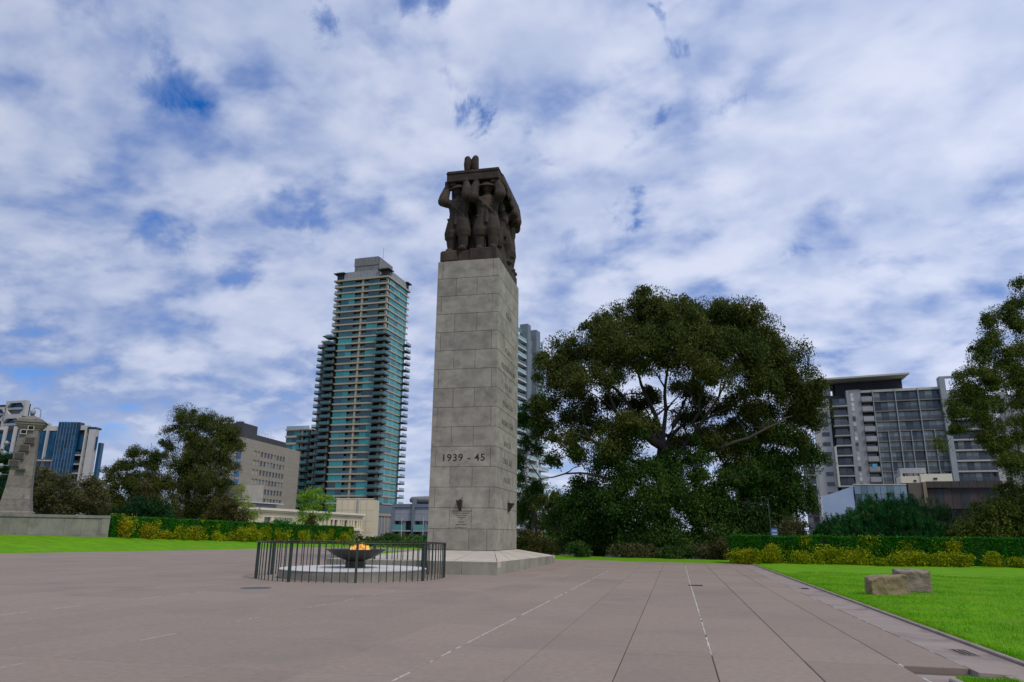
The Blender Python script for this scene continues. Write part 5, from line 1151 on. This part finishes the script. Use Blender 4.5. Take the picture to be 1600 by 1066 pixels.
for i,(zf,o) in enumerate(((.70,'top'),(.60,'second'),(.47,'third'),(.38,'lowest'))):
    z=PH*zf; hw=hwz(z)[0]; c=np.array([pb[0],pb[1],pb[2]+z]); 
    sp=thing('spotlight',f'small grey spotlight at the left side of the stone pylon, {o} of four','lamp',tuple(c),math.radians(38),'spotlights on the pylon')
    MB().tube([(-hw+.02,0,0),(-hw-.45,0,.02)],.018,5).build('arm',M_sil,sp); MB().lathe([(.05,-.13),(.12,-.05),(.13,.06),(.09,.12),(.03,.15)],12).build('head',M_sil,sp,(-hw-.50,0,-.02),(0.5,0.6,0))
# ------------------------------------------------------------------ trees and shrubs
M_bark=mat('gum_bark',(0.038,0.030,0.025),(0.085,0.070,0.058),scale=3,rough=.95,bump=.02,bscale=12,stretch=(1,1,.3)); M_bark2=mat('dark_bark',(0.04,0.032,0.026),(0.07,0.058,0.048),scale=3,rough=.95,bump=.02,bscale=12)
M_gum=leafmat('gum_leaf',(0.040,0.072,0.012),(0.112,0.122,0.022),scale=.45,trans=.22,isl=.45)
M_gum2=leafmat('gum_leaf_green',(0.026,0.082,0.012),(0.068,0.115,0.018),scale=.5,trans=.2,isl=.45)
M_olive=leafmat('olive_leaf',(0.075,0.08,0.028),(0.125,0.12,0.045),scale=.6,trans=.2,isl=.4); M_oliveg=leafmat('olive_green_leaf',(0.062,0.10,0.014),(0.125,0.15,0.026),scale=.5,trans=.2,isl=.45)
M_deep=leafmat('deep_green_leaf',(0.010,0.045,0.012),(0.022,0.075,0.018),scale=.8,trans=.15,isl=.45); M_lime=leafmat('spring_leaf',(0.17,0.36,0.02),(0.33,0.50,0.05),scale=.8,trans=.4,isl=.3)
M_pale=leafmat('pale_spring_leaf',(0.27,0.35,0.08),(0.40,0.45,0.12),scale=.8,trans=.4,isl=.3); M_rust=leafmat('rusty_leaf',(0.055,0.058,0.015),(0.10,0.085,0.022),scale=.8,trans=.2,isl=.4)
M_yel=leafmat('yellow_leaf',(0.20,0.17,0.02),(0.34,0.27,0.05),scale=.8,trans=.2,isl=.4); M_bright=leafmat('bright_green_leaf',(0.015,0.11,0.008),(0.04,0.19,0.012),scale=.8,trans=.3,isl=.4)
def curve(a,b,bend,n=7,sag=0.0):
    a=np.array(a,float); b=np.array(b,float); t=np.linspace(0,1,n)[:,None]; L_=np.linalg.norm(b-a)
    m=(a+b)/2+bend*L_; p=(1-t)**2*a+2*t*(1-t)*m+t*t*b; p[1:-1]+=RNG.normal(size=(n-2,3))*L_*0.018; p[:,2]-=sag*4*(t*(1-t))[:,0]; return p
def tree(name,label,base,depth,lobes,nleaf,m,leaf,trunk_r=.3,fork=None,bark=None,cat='tree',group=None,clump=.55,width=.32,droop=.45,twigs=True,m2=None,y2=700,extra=(),zb=None,limb=1.0,fill=.55,nclf=1.0,lean=(0,0)):
    b=P(base[0],base[1],depth); 
    if zb is not None: b[2]=zb
    t=thing(name,label,cat,tuple(b),group=group); ppm=1163/depth
    fk=P(*fork,depth)-b if fork else np.array([0,0,.4]); mb=MB(); bark=bark or M_bark
    tp=curve((0,0,-.1),fk,np.array([lean[0],lean[1],0]),6); mb.tube(tp,[trunk_r*(1.25 if i==0 else 1-.07*i) for i in range(6)],9)
    areas=np.array([l[2]*l[3] for l in lobes],float); tot=areas.sum(); cs=[]; cs2=[]; 
    ctrs=[]
    for l in lobes:
        c=P(l[0],l[1],depth+l[4])-b; ctrs.append(c)
    order=sorted(range(len(lobes)),key=lambda i:np.linalg.norm(ctrs[i]-fk)); nodes=[(tp[-1],trunk_r*.75)]+[(tp[i],trunk_r*.6) for i in(3,4)]
    for i in order:
        l=lobes[i]; c=ctrs[i]; rx,rz=l[2]/ppm,l[3]/ppm; ry=(rx+rz)/2*1.05
        # limb: from the nearest node lying nearer the fork
        best=min(nodes,key=lambda n:np.linalg.norm(n[0]-c)*1.0+0.25*np.linalg.norm(n[0]-fk)); L_=np.linalg.norm(best[0]-c)
        r0=min(best[1]*.75,max(.03,trunk_r*.5))*limb; bend=np.array([RNG.uniform(-.08,.08),RNG.uniform(-.08,.08),RNG.uniform(.0,.14)])
        pts=curve(best[0],c-np.array([0,0,rz*.25]),bend,8); mb.tube(pts,list(np.linspace(r0,max(r0*.45,.018),8)),6,cap=False)
        for k in(2,4,6): nodes.append((pts[k],r0*(1-.07*k)))
        nodes.append((pts[-1],r0*.5))
        k_=max(4,int(nclf*rx*rz*ry/(clump**3)*1.1)); k_=min(k_,420); n_l=max(30,int(nleaf*areas[i]/tot)); u=RNG.normal(size=(k_,3)); u/=np.linalg.norm(u,axis=1)[:,None]; rr_=RNG.random(k_)**fill; u*=rr_[:,None]
        cc=c+u*np.array([rx,ry,rz])*1.08
        wts=RNG.random(k_)+.5; wts/=wts.sum()
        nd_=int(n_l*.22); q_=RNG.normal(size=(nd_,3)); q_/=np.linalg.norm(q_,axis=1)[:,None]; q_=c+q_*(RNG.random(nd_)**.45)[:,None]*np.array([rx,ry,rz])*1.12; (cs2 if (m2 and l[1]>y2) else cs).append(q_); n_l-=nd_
        for j in range(k_):
            n=int(n_l*wts[j]); ani=RNG.uniform(.65,1.35,3) 
            if n<1: continue
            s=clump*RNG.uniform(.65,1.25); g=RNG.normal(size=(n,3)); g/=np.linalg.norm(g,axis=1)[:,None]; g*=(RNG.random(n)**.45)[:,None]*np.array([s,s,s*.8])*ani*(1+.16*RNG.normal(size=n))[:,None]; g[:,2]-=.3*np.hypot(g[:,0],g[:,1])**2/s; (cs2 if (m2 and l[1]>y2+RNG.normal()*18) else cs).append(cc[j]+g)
            if twigs and j%2==0: mb.tube(curve(pts[RNG.integers(4,8)],cc[j],np.array([0,0,RNG.uniform(-.05,.15)]),4),[max(r0*.22,.014),.012,.009,.006],4,cap=False)
    for pth,r0,r1 in extra:
        q=np.array([P(a[0],a[1],depth+(a[2] if len(a)>2 else 0))-b for a in pth]); tt=np.linspace(0,len(q)-1,len(q)*3-2); q2=np.stack([np.interp(tt,range(len(q)),q[:,k]) for k in range(3)],1); q2[1:-1]=(q2[:-2]+2*q2[1:-1]+q2[2:])/4+RNG.normal(size=(len(q2)-2,3))*.05
        mb.tube(q2,list(np.linspace(r0*.72,r1*.7,len(q2))),8,cap=False)
        for k in range(3,len(q2),2):
            e=q2[k]+RNG.normal(size=3)*np.array([1.0,.8,.5])+np.array([0,0,.7]); mb.tube(curve(q2[k],e,np.array([0,0,.1]),5),[r1*1.1,r1*.8,r1*.6,r1*.4,.01],5,cap=False)
    mb.build('trunk',bark,t,smooth=True)
    c=np.concatenate(cs); link('crown',leaves('crown',c,leaf,leaf*width,m,droop=droop),None,t)
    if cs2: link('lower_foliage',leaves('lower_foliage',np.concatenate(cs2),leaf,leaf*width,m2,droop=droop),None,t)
    return t

# the great gum tree right of the pillar: dense dome, open middle where limbs and sky show, drooping skirts
dome=[(1018,478,38,34,0),(975,505,50,38,1),(1050,500,48,38,-1),(1100,495,45,32,1.5),(1150,492,42,30,0),(1185,520,42,36,1),(940,535,50,38,-.5),(1000,545,60,36,-2),(1070,545,55,40,-2.5),(1130,550,55,40,-1.5),
 (885,550,42,34,.5),(863,585,32,36,0),(905,590,36,26,-1.5),(1215,565,45,42,0),(1180,590,40,34,-2),(1105,585,40,24,-3),(1245,605,34,34,-.5),(1268,640,32,36,0),(1235,655,32,26,1),(1040,505,60,40,3),(1120,520,60,40,3.5),(960,560,50,30,3),(1195,560,40,34,3),(950,590,30,16,-2)]
low=[(850,640,22,30,0),(845,672,18,22,.5),(862,720,14,12,0),(892,690,34,26,-1),(925,665,26,18,.5),(965,690,46,38,-1.5),(990,665,36,22,-2),(935,725,24,16,-1),(912,800,42,34,-.5),(890,780,24,20,0),(960,780,44,36,-1.5),(1015,770,44,40,-2),(1070,775,46,40,-1.5),
 (1120,765,34,26,-1),(1000,825,62,30,-1.5),(1085,835,60,28,-1),(935,848,46,20,0),(1030,850,64,22,-2),(1110,690,34,28,-.5),(1150,690,28,24,0),(1085,650,22,18,1.5),(1180,770,38,30,0),(1165,815,36,26,.5),(1225,740,32,36,0),(1200,700,28,24,.5),(1240,690,30,26,-.5),(1225,790,28,22,.5),(1250,770,18,30,0),(1140,735,24,14,0),(1040,725,24,16,-1),(1060,690,26,18,1),(1000,620,26,16,2),(1075,610,24,16,1.5),(1130,640,24,14,1),(950,630,22,14,1.5),(905,622,24,14,.5),(1170,650,26,20,.5),(1200,640,28,22,0),(1160,740,30,24,-.5),(1200,815,34,22,0),(885,840,24,20,0),(1130,840,40,24,-1),(925,770,34,30,0),(890,800,26,26,.5),(1060,730,44,26,-1),(990,735,36,24,-1.5),(1110,790,44,30,-1),(1150,800,40,26,0),(1190,740,30,30,0),(1165,700,26,22,0),(1210,670,26,22,0),(1260,720,24,30,0),(1235,790,26,26,0),(940,825,44,24,0),(1190,835,34,18,.5),(1150,845,34,16,.5),(1150,665,20,14,1),(900,650,26,18,0),(945,665,22,14,0),(1210,600,30,24,0),(1018,620,20,16,2.5),(1062,650,20,14,3),(1098,625,20,14,2.5),(985,640,22,14,3),(1125,670,24,16,2.5),(958,625,20,14,3),(1020,672,20,12,2.5),(1080,690,22,14,3),(1150,620,22,14,3),(925,640,16,12,2),(1060,600,18,10,3)]
BIGLIMBS=[([(1036,705),(1022,650),(1002,600),(985,555,-.5)],.24,.07),([(1036,712),(1003,655),(962,608),(925,582),(890,572)],.20,.05),([(1038,700),(1062,645),(1083,600),(1092,560)],.22,.06),([(1038,700),(1036,640,.5),(1042,590,.5),(1045,545)],.20,.06),
 ([(1045,735),(1095,708,-1),(1150,692,-1.5),(1200,668,-1.5),(1238,650,-1)],.20,.05),([(1024,765),(965,750,-1.5),(905,738,-2),(845,748,-2)],.16,.04),([(1024,740),(955,704,-1),(898,672,-1.5),(862,692,-1)],.17,.04),([(1050,785),(1108,756,-1.8),(1155,744,-2)],.12,.04),
 ([(1050,720),(1104,655,-.5),(1132,600,-.5)],.18,.06),([(965,650),(940,622),(905,605)],.08,.03),([(1104,655),(1160,625),(1190,600)],.10,.04)]
t=tree('gum_tree','huge dark spreading gum tree with a domed crown to the right of the pillar',(1034,876),42,dome+low,600000,M_gum,.15,.50,fork=(1036,700),m2=M_gum2,y2=690,extra=BIGLIMBS,clump=.62,width=.42,nclf=1.15,droop=.7,limb=1.2,zb=-.3)
# the young gum at its left, whose limbs reach past the pillar
tree('gum_tree','thin dark gum close behind the right edge of the pillar',(842,860),44,[(818,652,17,24,0),(836,662,14,14,.5),(822,690,12,12,0),(815,735,15,28,0),(830,765,14,20,0),(842,640,14,16,0),(815,790,16,26,.3),(838,700,10,10,0)],11000,M_gum2,.19,.12,fork=(835,800),clump=.4,droop=.6,zb=-.3)
tree('olive_tree','soft olive-green tree between the pillar and the great gum tree',(838,868),55,[(845,775,30,24,0),(830,800,26,28,0),(862,790,24,26,1),(875,815,22,20,0),(850,820,28,16,0),(885,790,14,16,0)],15000,M_oliveg,.19,.14,fork=(836,838),clump=.5,droop=.6,zb=-.4)
for i,(px,py,rx,ry,d,m_,n,lab) in enumerate([(825,846,20,18,39,M_rust,4500,'dark rusty bush at the foot of the pillar base on the right'),(850,855,20,13,40,M_rust,3500,'brownish bush partly in front of the yellow grass behind the pillar'),(868,857,16,10,46,M_yel,2500,'yellow grassy shrub in front of the orange panels'),(905,858,22,12,38,M_gum2,3000,'low dark bush under the left edge of the great gum tree'),
    (990,862,40,13,38,M_olive,6000,'low olive bush at the foot of the great gum tree, widest of its row'),(1060,866,30,12,37,M_gum2,4500,'low dark bush right of the widest olive bush under the gum tree'),(1105,862,26,14,37,M_olive,4500,'olive bush under the right side of the great gum tree'),(1130,858,18,18,36.5,M_rust,3500,'brown bush beside the left end of the right hedge')]):
    tree('bush',lab,(px,py+ry*.8),d,[(px-rx*.45,py,rx*.6,ry,0),(px+rx*.4,py+1,rx*.6,ry*.9,.2),(px,py-2,rx*.5,ry*.9,-.3)],n,m_,.11,.04,clump=.25,droop=.1,cat='bush',width=.4,zb=-.05,twigs=False)
tree('gum_tree','tall leaning gum tree with separate leaf clouds in front of the beige office',(300,842),72,[(290,652,26,22,0),(318,658,24,20,.5),(302,675,30,18,0),(345,672,24,22,0),(362,690,20,20,.5),(268,692,14,14,0),(262,672,8,8,0),(330,700,36,20,-.5),(365,672,10,10,0),(300,715,32,22,0),(345,722,30,18,0),(278,735,24,18,0),(320,745,36,22,-.8),(352,748,14,16,0),(290,765,38,24,0),(330,780,30,24,0),(300,800,40,18,0),(376,700,8,8,0),(310,690,20,12,1)],100000,M_gum,.17,.26,fork=(290,740),clump=.55,nclf=1.2,droop=.6,width=.36,zb=-1.0)
tree('gum_tree','lower gum tree with loose clumps left of the leaning one',(232,842),70,[(213,708,15,13,0),(228,722,14,10,0),(240,712,8,8,0),(248,722,14,16,0),(200,730,20,14,0),(172,738,11,10,0),(188,750,26,14,0),(218,755,30,20,0),(250,757,24,20,0),(175,775,26,16,0),(215,785,34,20,0),(180,800,34,14,0),(250,790,24,20,0)],70000,M_gum,.17,.2,fork=(235,775),clump=.6,nclf=1.3,droop=.6,width=.36,zb=-1.0)
tree('olive_tree','grey-olive tree with rounded crown behind the stone wall beside the pylon',(70,835),58,[(62,752,26,22,0),(92,752,26,18,0),(75,775,32,24,-.5),(105,778,30,22,0),(60,790,30,16,0),(48,770,14,26,0)],22000,M_olive,.20,.16,fork=(78,800),clump=.5,droop=.4,zb=-.6)
tree('olive_tree','grey-olive tree behind the stone wall next to the left hedge end',(135,838),60,[(138,758,22,18,0),(128,782,30,20,-.4),(150,775,16,22,0),(135,795,34,12,0),(158,790,12,16,0)],17000,M_olive,.20,.15,fork=(135,802),clump=.5,droop=.4,zb=-.6)
tree('broadleaf_tree','dark bright-edged green tree cut by the left frame edge behind the pylon',(-8,835),50,[(0,715,18,14,0),(-8,740,26,22,0),(8,765,18,20,0),(0,785,22,18,0),(-20,770,20,30,0),(12,735,10,14,0)],14000,M_deep,.20,.2,fork=(-6,800),clump=.5,droop=.3,zb=-.6)
tree('shrub','tall pointed shrub with a rusty tip behind the left hedge near its wall end',(227,838),54,[(226,760,10,12,0),(228,775,14,12,0)],3500,M_rust,.16,.06,fork=(227,790),clump=.35,cat='shrub',zb=-.3)
tree('shrub','broad rounded dark green shrub below the rusty-tipped one behind the left hedge',(222,838),53,[(222,792,26,16,0),(200,805,24,14,0),(245,803,26,16,0),(178,812,14,8,0)],14000,M_deep,.15,.07,clump=.35,cat='shrub',zb=-.3,droop=-.2,width=.4)
tree('shrub','rusty brown and green shrub under the right side of the leaning gum tree',(352,842),62,[(352,788,20,14,0),(362,802,22,14,0),(335,808,18,10,0),(375,812,12,9,0),(320,812,12,8,0)],10000,M_rust,.16,.07,clump=.35,cat='shrub',zb=-.3,width=.4)
tree('birch_tree','slender pale yellow-green spring tree in front of the beige annex',(383,842),68,[(377,772,9,14,0),(372,786,10,12,0),(385,790,10,12,0),(380,803,14,10,0),(392,806,16,8,0),(402,800,8,8,0)],4200,M_pale,.15,.05,fork=(380,800),clump=.45,zb=-.3,droop=-.4,width=.4)
tree('spring_tree','bright lime-green young tree with an open crown before the cream building',(487,848),74,[(487,768,18,10,0),(478,778,16,10,0),(502,780,16,9,0),(470,790,12,7,0),(490,792,22,9,0),(515,792,12,6,0),(480,805,20,9,0),(505,806,16,8,0),(468,812,14,7,0)],5000,M_lime,.19,.07,fork=(488,805),clump=.5,zb=-.3,droop=-.1,width=.4,fill=.5,bark=M_bark2)
tree('conifer','small rusty brown conical conifer poking above the left hedge before the cream building',(486,845),72,[(486,808,5,6,0),(486,816,9,6,0),(486,824,12,7,0)],2600,M_rust,.15,.05,fork=(486,826),clump=.25,zb=-.2,width=.35)
tree('bush','low yellow-green bush above the middle of the left hedge',(440,846),66,[(445,818,24,7,0),(425,822,18,6,0)],3000,M_bright,.15,.05,clump=.3,cat='bush',zb=-.2)
tree('cabbage_shrub','small dark tufted shrub with three heads beside the grey apartments',(614,856),72,[(604,838,8,5,0),(613,836,7,5,0),(621,840,8,5,0),(610,848,12,5,0)],1800,M_gum2,.3,.05,fork=(612,850),clump=.25,cat='shrub',zb=-.2,width=.2,droop=-.3)
tree('bush','bright green bush left of the pillar base seen over the railing',(650,862),66,[(650,852,14,9,0),(638,857,10,6,0),(661,850,8,12,0)],3500,M_bright,.16,.05,clump=.3,cat='bush',zb=-.2,width=.4)
tree('bush','low dark bush between the left hedge end and the tufted shrub',(585,858),70,[(578,851,12,5,0),(596,852,12,4,0)],1800,M_gum2,.15,.04,clump=.25,cat='bush',zb=-.2)
# pine: dark mound of upright candles
def pine(px,py,depth,rx,rz,n,label):
    b=P(px,py,depth); b[2]=-.3; t=thing('pine_shrub',label,'pine',tuple(b)); ppm=1163/depth; RX,RZ=rx/ppm,rz/ppm; r=np.random.default_rng(3)
    tr_=MB(); cs=[]; ds=[]; tips=[]
    for k in range(n):
        th=r.uniform(0,2*math.pi); el=math.asin(r.random()**.8); rad=.72+.3*r.random(); d=np.array([math.cos(th)*math.cos(el),math.sin(th)*math.cos(el)*.8,math.sin(el)])
        lump=1+.07*math.sin(th*5+el*4)+.05*math.sin(el*9+th*3); c=d*np.array([RX,RX,RZ])*rad*lump+np.array([0,0,.25]); ax=d*.8+np.array([0,0,.9]); ax/=np.linalg.norm(ax); ln=.34*r.uniform(.7,1.3)
        m_=60; s=r.random(m_); q=c+ax*(s*ln)[:,None]+r.normal(size=(m_,3))*.055; cs.append(q); o=r.normal(size=(m_,3))*.45+ax*1.5; ds.append(o)
        if r.random()<.25: tips.append(c+ax*ln)
        if k%14==0: tr_.tube([(0,0,.2),tuple(c*.5+np.array([0,0,.1])),tuple(c)],[.05,.03,.015],5,cap=False)
    tr_.tube([(0,0,-.2),(0,0,1)],[.2,.14],8); tr_.build('trunk',M_bark2,t)
    c=np.concatenate(cs); o=np.concatenate(ds)*2.2; link('crown',leaves('crown',c,.17,.022,M_pine,droop=0,out=o),None,t)
    tp_=np.repeat(np.array(tips),14,0)+r.normal(size=(len(tips)*14,3))*.035; link('candles',leaves('candles',tp_,.1,.03,M_cand,droop=-1,out=np.tile([0,0,3.0],(len(tp_),1))),None,t)
M_pine=leafmat('pine_needle',(0.012,0.085,0.020),(0.030,0.14,0.028),scale=.9,trans=.1,isl=.5); M_cand=leafmat('pine_candle',(0.10,0.10,0.03),(0.17,0.13,0.05),trans=.1)
pine(1408,858,40,104,88,2100,'broad dark green pine mound with pale candle tips behind the right hedge')
pine(1318,857,43,50,56,750,'smaller dark pine mound left of the broad one behind the right hedge')
# right edge trees
tree('gum_tree','tall airy gum tree at the right frame edge before the grey ribbed tower',(1640,880),36,[(1590,445,14,10,0),(1598,470,22,22,0),(1560,492,26,16,0),(1585,505,26,16,0),(1545,520,16,20,0),(1535,540,18,12,0),(1560,545,22,12,0),(1595,545,20,14,0),(1520,585,28,16,0),(1560,580,28,18,0),(1595,590,26,20,0),(1505,612,18,18,0),(1535,620,24,18,0),(1510,645,26,16,0),(1500,670,18,10,0),(1540,650,18,14,0),(1575,630,22,14,.5),(1640,560,50,60,1),(1650,480,40,40,1),(1590,690,26,18,0),(1560,700,20,16,0),(1600,730,20,20,0),(1472,700,5,9,0),(1466,688,5,6,0),(1580,660,14,8,0),(1545,500,16,14,0),(1575,560,22,16,0),(1550,600,24,16,0),(1525,560,14,14,0),(1598,610,16,24,0),(1520,620,24,18,0),(1490,640,10,16,0),(1498,590,10,10,0),(1550,670,20,14,0),(1600,660,16,24,0),(1575,720,20,20,0),(1540,680,14,14,0)],130000,M_oliveg,.115,.30,fork=(1632,640),clump=.42,droop=.6,zb=-.3,width=.36,nclf=.9,fill=.5,bark=M_bark2)
tree('olive_tree','wide yellow-olive tree filling the lower right corner behind the hedge',(1560,880),37,[(1600,770,34,24,0),(1570,790,34,24,0),(1540,805,30,22,0),(1595,815,40,30,0),(1515,825,24,16,0),(1555,835,34,22,-.5),(1620,830,40,40,0),(1500,842,16,10,0),(1530,845,22,14,0)],42000,M_oliveg,.14,.12,fork=(1560,840),clump=.42,droop=.3,zb=-.3,width=.4)
tree('olive_tree','small brown-olive tree at the left end of the right hedge below the gum tree',(1238,860),39,[(1240,820,18,12,0),(1225,832,18,12,0),(1250,836,16,10,0),(1238,845,22,8,0)],9000,M_olive,.13,.06,fork=(1238,838),clump=.3,zb=-.3)
# leafless shrub in front of the brown building
b=P(1488,862,39); t=thing('bare_shrub','leafless grey twiggy shrub between the broad pine and the yellow-olive tree','shrub',(b[0],b[1],-.3)); mb=MB()
def twig(p,d,l,r,dep):
    q=[np.array(p)]; dd=np.array(d,float)
    for k in range(3): dd=dd+RNG.normal(size=3)*.22; dd/=np.linalg.norm(dd); q.append(q[-1]+dd*l/3)
    mb.tube(q,[r,r*.85,r*.7,r*.5],4,cap=False)
    if dep>0:
        for k in range(3): twig(q[RNG.integers(1,4)],dd+RNG.normal(size=3)*.65,l*.7,r*.55,dep-1)
for k in range(9): a=RNG.uniform(0,6.28); twig((0,0,0),(.8*math.cos(a),.5*math.sin(a),1.2),1.7,.035,4)
mb.build('branches',mat('bare_twig',(0.13,0.105,0.095),(0.2,0.165,0.15),rough=.9),t)
# far green belt that closes the view under the buildings
def belt(n,px0,px1,depth,top):
    px=RNG.uniform(px0,px1,n); out_=[]
    q=np.array([P(a,852,depth+RNG.uniform(-3,3)) for a in px[:400]]); idx=RNG.integers(0,400,n); c=q[idx]+RNG.normal(size=(n,3))*np.array([.8,1,.0]); hgt=top*(.6+.4*np.sin(c[:,0]*.5)*np.sin(c[:,0]*.23+1)); c[:,2]=-1.2+RNG.random(n)**.7*(hgt+1.2); return c
c=belt(26000,-80,1750,88,1.6); tag(stuff(link('far_shrubbery',leaves('far_shrubbery',c,.42,.24,M_gum2,droop=0),None)),'distant dark shrubbery along the edge of the park','shrubbery')
c=belt(14000,560,1180,62,.55); tag(stuff(link('low_groundcover',leaves('low_groundcover',c,.22,.12,M_gum2,droop=0),None)),'low dark ground cover behind the forecourt','shrubbery')
